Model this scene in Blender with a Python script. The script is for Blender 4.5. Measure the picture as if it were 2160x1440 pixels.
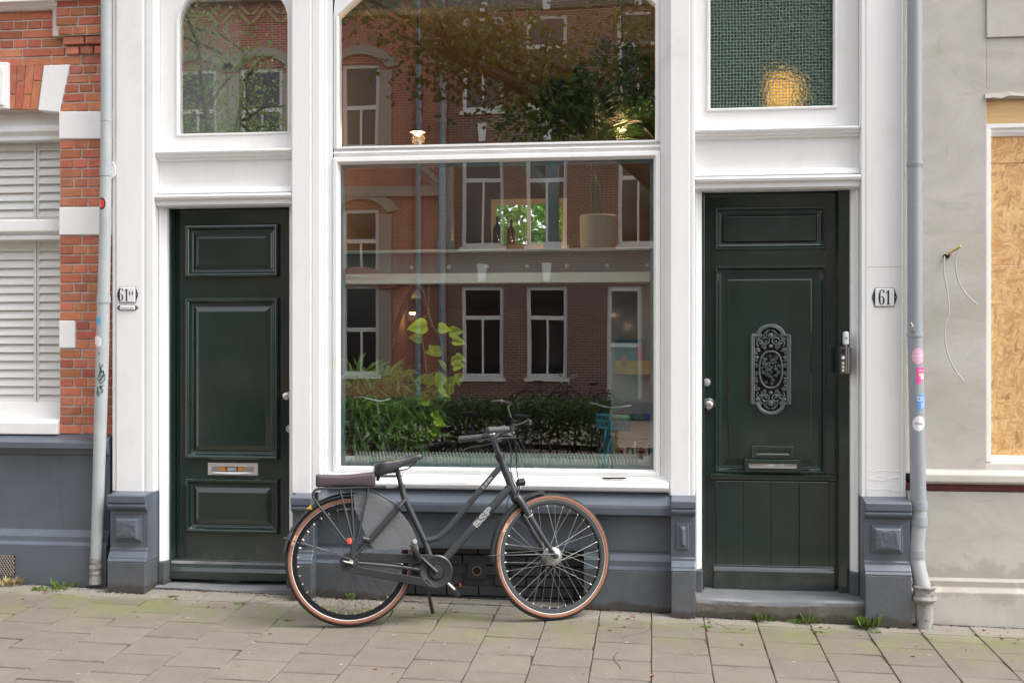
import bpy, bmesh, math, random
from mathutils import Vector, Matrix
R = math.radians
rng = random.Random(61)
for o in list(bpy.data.objects):
    bpy.data.objects.remove(o)
scene = bpy.context.scene
C = scene.collection

# ------------------------------------------------------------ camera, sky, sun
TH = math.atan(.1212)          # the camera looks a little to the left of the street's normal
SN, CS = math.sin(TH), math.cos(TH)
D, CZ, F = 7.05, 1.56, 2434.0
cam = bpy.data.cameras.new('camera')
cam.sensor_width = 36.0
cam.lens = 36.0 * F / 2160.0
cam.shift_y = 20.0 / 2160.0
cam.clip_start = .05
cam.clip_end = 500
co = bpy.data.objects.new('camera', cam)
C.objects.link(co)
co.location = (0, -D, CZ)
co.rotation_euler = (R(90), 0, TH)
scene.camera = co

SUN_EL, SUN_AZ = R(54), R(102)     # veiled sun high behind the shopfront: its street side lies in open shade
world = bpy.data.worlds.new('World')
scene.world = world
world.use_nodes = True
wn, wl = world.node_tree.nodes, world.node_tree.links
bg = wn['Background']
sky = wn.new('ShaderNodeTexSky')
sky.sky_type = 'NISHITA'
sky.sun_disc = False
sky.sun_elevation = SUN_EL
sky.sun_rotation = SUN_AZ
sky.dust_density = 3.0
hs = wn.new('ShaderNodeHueSaturation')      # a clouded sky: nearly colourless
hs.inputs['Saturation'].default_value = .24
wl.new(sky.outputs[0], hs.inputs['Color'])
wl.new(hs.outputs[0], bg.inputs['Color'])
bg.inputs['Strength'].default_value = .15
sd = bpy.data.lights.new('sun', 'SUN')
sd.energy = 1.0
sd.angle = R(30)
sd.color = (1.0, .975, .945)
so = bpy.data.objects.new('sun', sd)
C.objects.link(so)
so.location = (0, -6, 12)
# direction towards the sun
sv = Vector((math.sin(SUN_AZ) * math.cos(SUN_EL), math.cos(SUN_AZ) * math.cos(SUN_EL), math.sin(SUN_EL)))
so.rotation_euler = sv.to_track_quat('Z', 'Y').to_euler()
vs = scene.view_settings
scene.display_settings.display_device = 'sRGB'
vs.view_transform = 'Standard'
vs.look = 'None'
vs.gamma = 1.0
vs.use_curve_mapping = False
vs.exposure = 1.60
cy = scene.cycles
cy.use_denoising = True
cy.max_bounces = 8
cy.transparent_max_bounces = 24
cy.sample_clamp_indirect = 6.0
cy.blur_glossy = .5

# ------------------------------------------------------------ places measured in the photograph
def X(px, Y):
    k = (px - 1080) / F
    return (Y + D) * (k * CS - SN) / (CS + k * SN)
def Z(py, px, Y):
    return CZ - (py - 740) * (-X(px, Y) * SN + (Y + D) * CS) / F
def P(px, py, Y):
    return Vector((X(px, Y), Y, Z(py, px, Y)))
def gz(x, y):                      # pavement: falls to the right and to the street
    return -.018 * max(-8, min(8, x)) + .04 * max(y, -3.2)

# ------------------------------------------------------------ materials
def nodes(name):
    m = bpy.data.materials.new(name)
    m.use_nodes = True
    nt = m.node_tree
    return m, nt.nodes, nt.links, nt.nodes['Principled BSDF']
def math_node(n, l, op, a, b=None, c=None):
    t = n.new('ShaderNodeMath')
    t.operation = op
    for i, v in enumerate((a, b, c)):
        if v is None:
            continue
        if isinstance(v, (int, float)):
            t.inputs[i].default_value = v
        else:
            l.new(v, t.inputs[i])
    return t.outputs[0]
def noise(n, l, vec, scale, detail=5, rough=.55, dist=0):
    t = n.new('ShaderNodeTexNoise')
    t.inputs['Scale'].default_value = scale
    t.inputs['Detail'].default_value = detail
    t.inputs['Roughness'].default_value = rough
    t.inputs['Distortion'].default_value = dist
    if vec is not None:
        l.new(vec, t.inputs['Vector'])
    return t.outputs['Fac']
def pos(n, l, scale=None):
    g = n.new('ShaderNodeNewGeometry').outputs['Position']
    if scale is None:
        return g
    mp = n.new('ShaderNodeMapping')
    mp.inputs['Scale'].default_value = scale
    l.new(g, mp.inputs['Vector'])
    return mp.outputs[0]
def ramp(n, l, fac, a, b):
    t = n.new('ShaderNodeMapRange')
    t.inputs['From Min'].default_value = a
    t.inputs['From Max'].default_value = b
    l.new(fac, t.inputs['Value'])
    return t.outputs[0]
def mixc(n, l, fac, a, b):
    t = n.new('ShaderNodeMix')
    t.data_type = 'RGBA'
    for sock, v in ((t.inputs[0], fac), (t.inputs[6], a), (t.inputs[7], b)):
        if isinstance(v, (int, float)):
            sock.default_value = v
        elif isinstance(v, tuple):
            sock.default_value = (*v, 1)
        else:
            l.new(v, sock)
    return t.outputs[2]
def mat(name, col, rough=.5, metal=0., var=.1, vs=5, rnd=0., hue=0., bump=0., bs=60, spec=.5,
        coat=0., specks=None, stain=None, stretch=None, rvar=0.):
    m, n, l, b = nodes(name)
    p = pos(n, l, stretch)
    f = noise(n, l, p, vs, 6)
    val = math_node(n, l, 'MULTIPLY_ADD', f, 2 * var * 1.6, 1 - var * 1.6)
    h = n.new('ShaderNodeHueSaturation')
    h.inputs['Color'].default_value = (*col, 1)
    if rnd or hue:
        r = n.new('ShaderNodeObjectInfo').outputs['Random']
        val = math_node(n, l, 'MULTIPLY', val, math_node(n, l, 'MULTIPLY_ADD', r, 2 * rnd, 1 - rnd))
        r2 = math_node(n, l, 'FRACT', math_node(n, l, 'MULTIPLY', r, 37.7))
        l.new(math_node(n, l, 'MULTIPLY_ADD', r2, 2 * hue, .5 - hue), h.inputs['Hue'])
    l.new(val, h.inputs['Value'])
    c = h.outputs[0]
    if stain:                       # (colour, scale, from, to, amount)
        sf = ramp(n, l, noise(n, l, pos(n, l), stain[1], 7, .65, .4), stain[2], stain[3])
        c = mixc(n, l, math_node(n, l, 'MULTIPLY', sf, stain[4]), c, stain[0])
    if specks:                      # (colour, scale, size)
        v = n.new('ShaderNodeTexVoronoi')
        v.inputs['Scale'].default_value = specks[1]
        l.new(pos(n, l), v.inputs['Vector'])
        gate = math_node(n, l, 'GREATER_THAN', noise(n, l, pos(n, l), specks[1] * .37, 2), .56)
        sp = math_node(n, l, 'MULTIPLY', math_node(n, l, 'LESS_THAN', v.outputs['Distance'], specks[2]), gate)
        c = mixc(n, l, math_node(n, l, 'MULTIPLY', sp, .75), c, specks[0])
    l.new(c, b.inputs['Base Color'])
    b.inputs['Roughness'].default_value = rough
    if rvar:
        l.new(math_node(n, l, 'MULTIPLY_ADD', noise(n, l, pos(n, l), 9, 6), 2 * rvar, rough - rvar), b.inputs['Roughness'])
    b.inputs['Metallic'].default_value = metal
    b.inputs['Specular IOR Level'].default_value = spec
    if coat:
        b.inputs['Coat Weight'].default_value = coat
        b.inputs['Coat Roughness'].default_value = .12
    if bump:
        bn = n.new('ShaderNodeBump')
        bn.inputs['Strength'].default_value = bump
        bn.inputs['Distance'].default_value = .01
        l.new(noise(n, l, p, bs, 6, .6), bn.inputs['Height'])
        l.new(bn.outputs[0], b.inputs['Normal'])
    return m
def foliage(name, col, var=.3, vs=6, rnd=0., tr=.45):
    m = mat(name, col, .5, var=var, vs=vs, rnd=rnd)
    n, l = m.node_tree.nodes, m.node_tree.links
    b = n['Principled BSDF']
    t = n.new('ShaderNodeBsdfTranslucent')
    src = b.inputs['Base Color'].links[0].from_socket
    l.new(src, t.inputs['Color'])
    mx = n.new('ShaderNodeMixShader')
    mx.inputs[0].default_value = tr
    l.new(b.outputs[0], mx.inputs[1]); l.new(t.outputs[0], mx.inputs[2])
    l.new(mx.outputs[0], n['Material Output'].inputs['Surface'])
    return m
def foot_stain(m, col, h=.05, amt=.8):
    """splash dirt and damp that climb a few centimetres from the pavement"""
    n, l = m.node_tree.nodes, m.node_tree.links
    b = n['Principled BSDF']
    src = b.inputs['Base Color'].links[0].from_socket
    s = n.new('ShaderNodeSeparateXYZ')
    l.new(pos(n, l), s.inputs[0])
    z = math_node(n, l, 'MULTIPLY_ADD', s.outputs[0], .018, s.outputs[2])
    z = math_node(n, l, 'ADD', z, math_node(n, l, 'MULTIPLY_ADD', noise(n, l, pos(n, l), 7, 6, .65), h * 2.4, -h * 1.2))
    f = ramp(n, l, z, h, h * .55)
    l.new(mixc(n, l, math_node(n, l, 'MULTIPLY', f, amt), src, col), b.inputs['Base Color'])
    return m
def edge_wear(m, col, radius=.006, amt=.6):
    """paint rubbed thin on the arrises"""
    n, l = m.node_tree.nodes, m.node_tree.links
    b = n['Principled BSDF']
    src = b.inputs['Base Color'].links[0].from_socket
    bv = n.new('ShaderNodeBevel')
    bv.samples = 4
    bv.inputs['Radius'].default_value = radius
    g = n.new('ShaderNodeNewGeometry')
    dt = n.new('ShaderNodeVectorMath')
    dt.operation = 'DOT_PRODUCT'
    l.new(bv.outputs[0], dt.inputs[0]); l.new(g.outputs['Normal'], dt.inputs[1])
    e = ramp(n, l, dt.outputs['Value'], .985, .86)
    e = math_node(n, l, 'MULTIPLY', e, ramp(n, l, noise(n, l, pos(n, l), 16, 6, .7), .42, .62))
    l.new(mixc(n, l, math_node(n, l, 'MULTIPLY', e, amt), src, col), b.inputs['Base Color'])
    return m
def emit(name, col, s):
    m, n, l, b = nodes(name)
    b.inputs['Base Color'].default_value = (*col, 1)
    b.inputs['Emission Color'].default_value = (*col, 1)
    b.inputs['Emission Strength'].default_value = s
    return m
def glass(name, refl, rough=0., tint=(1, 1, 1), wave=0.):
    m, n, l, b = nodes(name)
    n.remove(b)
    tr = n.new('ShaderNodeBsdfTransparent')
    tr.inputs[0].default_value = (*tint, 1)
    gl = n.new('ShaderNodeBsdfAnisotropic')
    gl.inputs['Roughness'].default_value = rough
    lw_ = n.new('ShaderNodeLayerWeight')        # the same from both sides of a pane
    lw_.inputs['Blend'].default_value = .5
    k = math_node(n, l, 'MULTIPLY_ADD', math_node(n, l, 'POWER', lw_.outputs['Facing'], 4.0), .6, refl)
    mx = n.new('ShaderNodeMixShader')
    l.new(k, mx.inputs[0])
    l.new(tr.outputs[0], mx.inputs[1])
    l.new(gl.outputs[0], mx.inputs[2])
    if wave:
        bn = n.new('ShaderNodeBump')
        bn.inputs['Strength'].default_value = wave
        bn.inputs['Distance'].default_value = .02
        l.new(noise(n, l, pos(n, l), 1.3, 1), bn.inputs['Height'])
        l.new(bn.outputs[0], gl.inputs['Normal'])
    l.new(mx.outputs[0], n['Material Output'].inputs['Surface'])
    return m
def brick_far(name, c1, c2, mortar, sc=1.0):
    m, n, l, b = nodes(name)
    s = n.new('ShaderNodeSeparateXYZ')
    l.new(pos(n, l), s.inputs[0])
    cb = n.new('ShaderNodeCombineXYZ')
    l.new(s.outputs[0], cb.inputs[0])
    l.new(s.outputs[2], cb.inputs[1])
    t = n.new('ShaderNodeTexBrick')
    t.inputs['Color1'].default_value = (*c1, 1)
    t.inputs['Color2'].default_value = (*c2, 1)
    t.inputs['Mortar'].default_value = (*mortar, 1)
    t.inputs['Scale'].default_value = 1
    t.inputs['Brick Width'].default_value = .21 * sc
    t.inputs['Row Height'].default_value = .0625 * sc
    t.inputs['Mortar Size'].default_value = .009
    l.new(cb.outputs[0], t.inputs['Vector'])
    f = noise(n, l, pos(n, l), 2.2, 6)
    h = n.new('ShaderNodeHueSaturation')
    l.new(t.outputs['Color'], h.inputs['Color'])
    l.new(math_node(n, l, 'MULTIPLY_ADD', f, .8, .6), h.inputs['Value'])
    l.new(h.outputs[0], b.inputs['Base Color'])
    bn = n.new('ShaderNodeBump')
    bn.inputs['Strength'].default_value = .4
    bn.inputs['Distance'].default_value = .006
    l.new(math_node(n, l, 'SUBTRACT', 1.0, t.outputs['Fac']), bn.inputs['Height'])
    l.new(bn.outputs[0], b.inputs['Normal'])
    b.inputs['Roughness'].default_value = .85
    return m

WHITE = mat('white_gloss_paint', (.80, .794, .778), .38, var=.03, vs=3, bump=.05, bs=9, stretch=(7, 7, .7),
            stain=((.52, .46, .38), 2.6, .56, .80, .34), rvar=.1, specks=((.42, .35, .26), 7, .016))
WHITE2 = mat('white_masonry_paint', (.82, .812, .80), .55, var=.03, vs=4, bump=.16, bs=30)
GREEN = mat('dark_green_gloss_paint', (.0085, .0250, .0192), .11, var=.25, vs=3, spec=1.0, bump=.02, bs=18, rvar=.05, stretch=(6, 6, .8),
            specks=((.16, .17, .16), 30, .028), stain=((.045, .06, .053), 3.4, .55, .9, .35))
SLATE = mat('slate_blue_masonry_paint', (.088, .107, .134), .36, spec=.7, var=.16, vs=4, bump=.12, bs=45, rvar=.12,
            specks=((.4, .38, .33), 34, .055), stain=((.12, .12, .12), 5, .5, .8, .35))
SLATE_LOW = mat('worn_slate_paint', (.086, .094, .106), .6, var=.22, vs=7, bump=.2, bs=70,
                specks=((.36, .33, .27), 42, .085), stain=((.10, .085, .068), 6, .48, .75, .55))
foot_stain(SLATE_LOW, (.050, .040, .030))
edge_wear(SLATE_LOW, (.21, .21, .21), .008, .7)
edge_wear(SLATE, (.24, .26, .29), .006, .7)
foot_stain(GREEN, (.050, .056, .050), .24, .5)
edge_wear(GREEN, (.10, .12, .115), .004, .6)
BRICK = mat('red_brick', (.47, .150, .078), .8, var=.2, vs=22, rnd=.27, hue=.012, bump=.6, bs=80,
            stain=((.58, .36, .28), 5.5, .52, .8, .55))
MORTAR = mat('grey_mortar', (.54, .48, .41), .9, var=.1, vs=30, bump=.4, bs=160)
PIPE = mat('grey_pipe_plastic', (.27, .295, .32), .42, var=.05, vs=5, specks=((.7, .7, .7), 12, .03), stretch=(1, 1, .3))
PIPE_OLD = mat('worn_pale_pipe', (.36, .385, .39), .5, var=.1, vs=8, specks=((.12, .08, .06), 16, .05), stain=((.5, .49, .45), 6, .5, .7, .4), bump=.08)
IRON = mat('rusty_cast_iron', (.30, .29, .27), .8, var=.2, vs=14, bump=.5, bs=60, stain=((.12, .07, .045), 18, .47, .66, .8))
BLUESTONE = mat('blue_stone', (.17, .175, .185), .55, var=.15, vs=9, bump=.25, bs=80, stain=((.32, .30, .27), 7, .5, .8, .5))
STEEL = mat('brushed_steel', (.62, .61, .59), .3, metal=1, var=.05)
ALU = mat('satin_aluminium', (.60, .585, .565), .42, metal=.6, var=.04)
BLACK = mat('black_enamel', (.012, .012, .012), .35, var=.1)
DARKHOLE = mat('dark_void', (.01, .01, .01), .9)
PANE = glass('window_glass', .16, wave=.022)
PANE_TOP = glass('old_window_glass', .185, wave=.03)
PANE_FAN = glass('hazy_fanlight_glass', .32, wave=.02)
PANE_SIDE = glass('neighbour_glass', .05)

# ------------------------------------------------------------ mesh building
class MB:
    def __init__(s):
        s.v, s.f, s.mi, s.m = [], [], [], 0
    def face(s, idx):
        s.f.append(tuple(idx)); s.mi.append(s.m)
    def add(s, vs, fs):
        k = len(s.v)
        s.v += [tuple(q) for q in vs]
        for f in fs:
            s.face([i + k for i in f])
        return s
    def box(s, x0, x1, y0, y1, z0, z1):
        if x0 > x1: x0, x1 = x1, x0
        if y0 > y1: y0, y1 = y1, y0
        if z0 > z1: z0, z1 = z1, z0
        return s.add([(x0, y0, z0), (x1, y0, z0), (x1, y1, z0), (x0, y1, z0), (x0, y0, z1), (x1, y0, z1), (x1, y1, z1), (x0, y1, z1)],
                     [(3, 2, 1, 0), (4, 5, 6, 7), (0, 1, 5, 4), (1, 2, 6, 5), (2, 3, 7, 6), (3, 0, 4, 7)])
    def prism(s, base, vec):
        n = len(base)
        v = Vector(vec)
        s.add([Vector(b) for b in base] + [Vector(b) + v for b in base],
              [tuple(range(n))[::-1], tuple(range(n, 2 * n))] + [(i, (i + 1) % n, n + (i + 1) % n, n + i) for i in range(n)])
        return s
    def loops(s, ls, cap0=True, cap1=True, closed=True):
        k = len(s.v)
        n = len(ls[0])
        for lp in ls:
            s.v += [tuple(q) for q in lp]
        for a in range(len(ls) - 1):
            for i in range(n if closed else n - 1):
                j = (i + 1) % n
                s.face((k + a * n + i, k + a * n + j, k + (a + 1) * n + j, k + (a + 1) * n + i))
        if cap0: s.face([k + i for i in range(n)][::-1])
        if cap1: s.face([k + (len(ls) - 1) * n + i for i in range(n)])
        return s
    def tube(s, pts, r, n=10, cap=True, flat=1.0):
        pts = [Vector(p) for p in pts]
        rs = r if isinstance(r, (list, tuple)) else [r] * len(pts)
        t0 = (pts[1] - pts[0]).normalized()
        up = Vector((0, 0, 1)) if abs(t0.z) < .9 else Vector((0, 1, 0))
        u = t0.cross(up).normalized()
        ls = []
        for i, p in enumerate(pts):
            a = pts[max(i - 1, 0)]; b = pts[min(i + 1, len(pts) - 1)]
            t = (b - a).normalized()
            u = (u - t * u.dot(t)).normalized()
            w = t.cross(u)
            ls.append([p + (u * math.cos(2 * math.pi * j / n) + w * math.sin(2 * math.pi * j / n) * flat) * rs[i] for j in range(n)])
        return s.loops(ls, cap, cap)
    def lathe(s, prof, c, ax=(0, 0, 1), n=24, cap=True, a0=0., a1=2 * math.pi):
        ax = Vector(ax).normalized()
        u = ax.cross(Vector((0, 0, 1)) if abs(ax.z) < .9 else Vector((1, 0, 0))).normalized()
        w = ax.cross(u)
        c = Vector(c)
        full = abs(a1 - a0 - 2 * math.pi) < 1e-6
        m = n if full else n + 1
        ls = [[c + ax * h + (u * math.cos(a0 + (a1 - a0) * j / n) + w * math.sin(a0 + (a1 - a0) * j / n)) * r for j in range(m)] for r, h in prof]
        return s.loops(ls, cap and full, cap and full, full)
    def ball(s, c, r, n=12, sx=1, sy=1, sz=1):
        k = n // 2
        c = Vector(c)
        ls = [[c + Vector((sx * r * math.sin(math.pi * i / k) * math.cos(2 * math.pi * j / n), sy * r * math.sin(math.pi * i / k) * math.sin(2 * math.pi * j / n), -sz * r * math.cos(math.pi * i / k))) for j in range(n)] for i in range(1, k)]
        return s.loops(ls)
    def rect_rings(s, x0, x1, z0, z1, prof, cap=True):      # prof: (inset, y); mitred frame or raised panel facing -y
        ls = [[(x0 + a, y, z0 + a), (x1 - a, y, z0 + a), (x1 - a, y, z1 - a), (x0 + a, y, z1 - a)] for a, y in prof]
        return s.loops(ls, False, cap)
    def xform(s, fn):
        s.v = [tuple(fn(Vector(q))) for q in s.v]
        return s
WLOC = {}
def add(name, mb, m, parent=None, label=None, cat=None, group=None, kind=None, smooth=False, bevel=0., seg=2):
    me = bpy.data.meshes.new(name)
    lo = [min(q[i] for q in mb.v) for i in range(3)]
    hi = [max(q[i] for q in mb.v) for i in range(3)]
    c = Vector([(a + b) / 2 for a, b in zip(lo, hi)])
    if parent is None:
        c.z = lo[2]
    me.from_pydata([(q[0] - c.x, q[1] - c.y, q[2] - c.z) for q in mb.v], [], mb.f)
    ms = m if isinstance(m, (list, tuple)) else [m]
    for q in ms:
        me.materials.append(q)
    if len(ms) > 1:
        me.polygons.foreach_set('material_index', mb.mi)
    bm = bmesh.new()
    bm.from_mesh(me)
    bmesh.ops.recalc_face_normals(bm, faces=bm.faces)
    bm.to_mesh(me)
    bm.free()
    if smooth:
        me.polygons.foreach_set('use_smooth', [True] * len(me.polygons))
        if smooth != 2:
            me.set_sharp_from_angle(angle=R(38))
    o = bpy.data.objects.new(name, me)
    C.objects.link(o)
    place(o, c, parent)
    if bevel:
        bv = o.modifiers.new('bevel', 'BEVEL')
        bv.width = bevel
        bv.segments = seg
        bv.limit_method = 'ANGLE'
        bv.angle_limit = R(35)
    tag(o, label, cat, group, kind)
    return o
def place(o, c, parent):
    WLOC[o.name] = Vector(c)
    if parent is not None:
        o.parent = parent
        o.location = Vector(c) - WLOC[parent.name]
    else:
        o.location = c
def tag(o, label=None, cat=None, group=None, kind=None):
    for k, v in (('label', label), ('category', cat), ('group', group), ('kind', kind)):
        if v:
            o[k] = v
def thing(name, label, cat, loc, group=None):
    o = bpy.data.objects.new(name, None)
    o.empty_display_size = .1
    C.objects.link(o)
    place(o, Vector(loc), None)
    tag(o, label, cat, group)
    return o
def inst(name, me, c, scale, parent, rot=(0, 0, 0)):       # a piece that shares its mesh
    o = bpy.data.objects.new(name, me)
    C.objects.link(o)
    place(o, c, parent)
    o.scale = scale
    o.rotation_euler = rot
    return o
def piece_mesh(name, m, bev, jit=.0, seed=0):               # unit block with worn, rounded front edges (front = -y)
    r = random.Random(seed)
    me = bpy.data.meshes.new(name)
    bx, bz, by = bev
    mb = MB()
    j = lambda: r.uniform(-jit, jit)
    def ring(ix, iz, y):
        ox = [(-.5 + ix, -.5 + iz), (0, -.5 + iz), (.5 - ix, -.5 + iz), (.5 - ix, 0), (.5 - ix, .5 - iz), (0, .5 - iz), (-.5 + ix, .5 - iz), (-.5 + ix, 0)]
        return [(a + j() * (1 if abs(a) > .1 else .3), y, b + j() * 2.4) for a, b in ox]
    mb.loops([ring(0, 0, .5), ring(0, 0, -.5 + by), ring(bx, bz, -.5)], False, True)
    me.from_pydata(mb.v, [], mb.f)
    bm = bmesh.new(); bm.from_mesh(me)
    bmesh.ops.recalc_face_normals(bm, faces=bm.faces)
    bm.to_mesh(me); bm.free()
    me.materials.append(m)
    return me
def wall_open(mb, x0, x1, z0, z1, y0, y1, holes):           # wall of boxes round rectangular openings
    xs = sorted({x0, x1, *[min(max(h[i], x0), x1) for h in holes for i in (0, 1)]})
    zs = sorted({z0, z1, *[min(max(h[i], z0), z1) for h in holes for i in (2, 3)]})
    for a, b in zip(xs, xs[1:]):
        run = None
        for c, d in zip(zs, zs[1:]):
            mx, mz = (a + b) / 2, (c + d) / 2
            hole = any(h[0] < mx < h[1] and h[2] < mz < h[3] for h in holes)
            if hole:
                if run: mb.box(a, b, y0, y1, run[0], run[1])
                run = None
            else:
                run = (run[0] if run else c, d)
        if run: mb.box(a, b, y0, y1, run[0], run[1])
    return mb
def prof_x(mb, x0, x1, prof):                               # profile of (y, z) points run along x
    return mb.prism([(x0, y, z) for y, z in prof], (x1 - x0, 0, 0))
def prof_z(mb, z0, z1, prof):
    return mb.prism([(x, y, z0) for x, y in prof], (0, 0, z1 - z0))
def text_mb(s, size, outline=0., sx=1., shear=0.):
    cu = bpy.data.curves.new('lettering', 'FONT')
    cu.body = s
    cu.size = size
    cu.align_x = 'CENTER'
    cu.align_y = 'CENTER'
    cu.shear = shear
    cu.resolution_u = 4
    if outline:
        cu.fill_mode = 'NONE'
        cu.bevel_depth = outline
        cu.bevel_resolution = 0
    ob = bpy.data.objects.new('lettering', cu)
    C.objects.link(ob)
    bpy.context.view_layer.update()
    me = bpy.data.meshes.new_from_object(ob.evaluated_get(bpy.context.evaluated_depsgraph_get()))
    bm = bmesh.new(); bm.from_mesh(me)
    bmesh.ops.triangulate(bm, faces=bm.faces)
    for _ in range(2):
        es = [e for e in bm.edges if e.calc_length() > size * .22]
        if es:
            bmesh.ops.subdivide_edges(bm, edges=es, cuts=1)
            bmesh.ops.triangulate(bm, faces=bm.faces)
    bm.to_mesh(me); bm.free()
    mb = MB()
    mb.add([(v.co.x * sx, v.co.y, v.co.z) for v in me.vertices], [tuple(p.vertices) for p in me.polygons])
    bpy.data.objects.remove(ob)
    bpy.data.meshes.remove(me)
    bpy.data.curves.remove(cu)
    return mb
def on_wall(mb, c):               # lettering laid on a surface facing the street
    c = Vector(c)
    return mb.xform(lambda q: Vector((c.x + q.x, c.y - q.z, c.z + q.y)))
def ribbon(mb, pts, ws, y):       # brush stroke of changing width in the xz plane
    ls = []
    for i, p in enumerate(pts):
        a = pts[max(i - 1, 0)]; b = pts[min(i + 1, len(pts) - 1)]
        t = Vector((b[0] - a[0], b[1] - a[1])).normalized()
        w = ws[i] / 2 if isinstance(ws, (list, tuple)) else ws / 2
        ls.append([(p[0] - t.y * w, y, p[1] + t.x * w), (p[0] + t.y * w, y, p[1] - t.x * w)])
    return mb.loops(ls, False, False, False)
def leaf(mb, c, L, w, d, up, curl=.15):      # one pointed leaf blade
    d = Vector(d).normalized()
    s_ = d.cross(Vector(up))
    if s_.length < 1e-4: s_ = d.cross(Vector((1, 0, .3)))
    s_.normalize()
    nn = s_.cross(d)
    c = Vector(c)
    k = len(mb.v)
    mb.v += [tuple(c), tuple(c + d * L * .25 + s_ * w * .42 + nn * L * curl * .3), tuple(c + d * L * .62 + s_ * w * .46 + nn * L * curl * .35), tuple(c + d * L + nn * L * -curl),
             tuple(c + d * L * .62 - s_ * w * .46 + nn * L * curl * .35), tuple(c + d * L * .25 - s_ * w * .42 + nn * L * curl * .3)]
    mb.face((k, k + 1, k + 2, k + 3)); mb.face((k, k + 3, k + 4, k + 5))

# ------------------------------------------------------------ ground
SAND = mat('joint_sand', (.062, .052, .037), .95, var=.3, vs=30, bump=.4, bs=120, stain=((.05, .075, .02), 9, .5, .66, .7))
def tile_mat():
    m, n, l, b = nodes('concrete_paving')
    p = pos(n, l)
    r = n.new('ShaderNodeObjectInfo').outputs['Random']
    f = noise(n, l, p, 7, 8, .65)
    g = noise(n, l, p, 160, 3, .7)
    h = n.new('ShaderNodeHueSaturation')
    h.inputs['Color'].default_value = (.180, .153, .124, 1)
    v = math_node(n, l, 'ADD', math_node(n, l, 'MULTIPLY_ADD', f, .5, .60), math_node(n, l, 'MULTIPLY_ADD', g, .9, -.42))
    v = math_node(n, l, 'MULTIPLY', v, math_node(n, l, 'MULTIPLY_ADD', r, .13, .93))
    l.new(v, h.inputs['Value'])
    s = n.new('ShaderNodeSeparateXYZ')
    l.new(p, s.inputs[0])
    # the strip by the houses is washed pale and grown over with algae in patches
    wob = math_node(n, l, 'MULTIPLY_ADD', noise(n, l, p, 3.1, 5), .34, -.17)
    d = math_node(n, l, 'ADD', s.outputs[1], wob)
    pale = ramp(n, l, d, -.36, -.26)
    c = mixc(n, l, math_node(n, l, 'MULTIPLY', pale, .6), h.outputs[0], (.275, .25, .212))
    near = math_node(n, l, 'MULTIPLY', ramp(n, l, d, -.95, -.42), ramp(n, l, d, -.16, -.34))
    al = math_node(n, l, 'MULTIPLY', math_node(n, l, 'MULTIPLY', ramp(n, l, noise(n, l, p, 3.0, 9, .72, .4), .44, .60), math_node(n, l, 'MULTIPLY_ADD', g, 1.0, .45)), near)
    c = mixc(n, l, math_node(n, l, 'MULTIPLY', al, .78), c, (.155, .165, .05))
    v2 = n.new('ShaderNodeTexVoronoi')
    v2.inputs['Scale'].default_value = 21
    l.new(p, v2.inputs['Vector'])
    sp = math_node(n, l, 'MULTIPLY', math_node(n, l, 'LESS_THAN', v2.outputs['Distance'], .075), math_node(n, l, 'GREATER_THAN', noise(n, l, p, 5, 2), .5))
    c = mixc(n, l, math_node(n, l, 'MULTIPLY', sp, .5), c, (.5, .47, .41))
    dk = ramp(n, l, noise(n, l, p, 3.7, 5, .6), .60, .80)
    c = mixc(n, l, math_node(n, l, 'MULTIPLY', dk, .35), c, (.12, .10, .08))
    l.new(c, b.inputs['Base Color'])
    b.inputs['Roughness'].default_value = .82
    bn = n.new('ShaderNodeBump')
    bn.inputs['Strength'].default_value = .35
    bn.inputs['Distance'].default_value = .004
    l.new(math_node(n, l, 'ADD', g, f), bn.inputs['Height'])
    l.new(bn.outputs[0], b.inputs['Normal'])
    return m
TILE = tile_mat()
ASPH = brick_far('road_clinker', (.11, .07, .055), (.09, .06, .05), (.05, .045, .04))
def sheet(name, pts, m, label=None):
    mb = MB()
    n = len(pts[0])
    mb.loops(pts, False, False, False)
    return add(name, mb, m, None, label, None, None, 'structure')
XS = [-150, -8, 8, 150]
sheet('ground', [[(x, 150, -.9) for x in (-150, 150)], [(x, -150, -.9) for x in (-150, 150)]], SAND)
pave = sheet('pavement', [[(x, .35, gz(x, .35) - .008) for x in XS], [(x, -3.2, gz(x, -3.2) - .008) for x in XS]], SAND)
sheet('road', [[(x, -3.2, gz(x, -3.2) - .11) for x in XS], [(x, -13.4, gz(x, -3.2) - .11) for x in XS]], ASPH)
sheet('far_pavement', [[(x, -13.4, gz(x, -3.2) - .01) for x in XS], [(x, -30, gz(x, -3.2) - .01) for x in XS]], mat('far_paving', (.2, .17, .14), .85, var=.2))
mb = MB()
for x0, x1 in ((-60, -8), (-8, 8), (8, 60)):
    lo, hi = [(x, y, gz(x, -3.2) + z) for x in (x0,) for y, z in ((-3.17, -.3), (-3.32, -.3), (-3.32, .0), (-3.17, .006))], None
    hi = [(x1, y, gz(x1, -3.2) + (z - gz(x0, -3.2))) for _, y, z in lo]
    mb.loops([lo, hi])
add('kerb', mb, BLUESTONE, None, None, None, None, 'structure')

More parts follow.
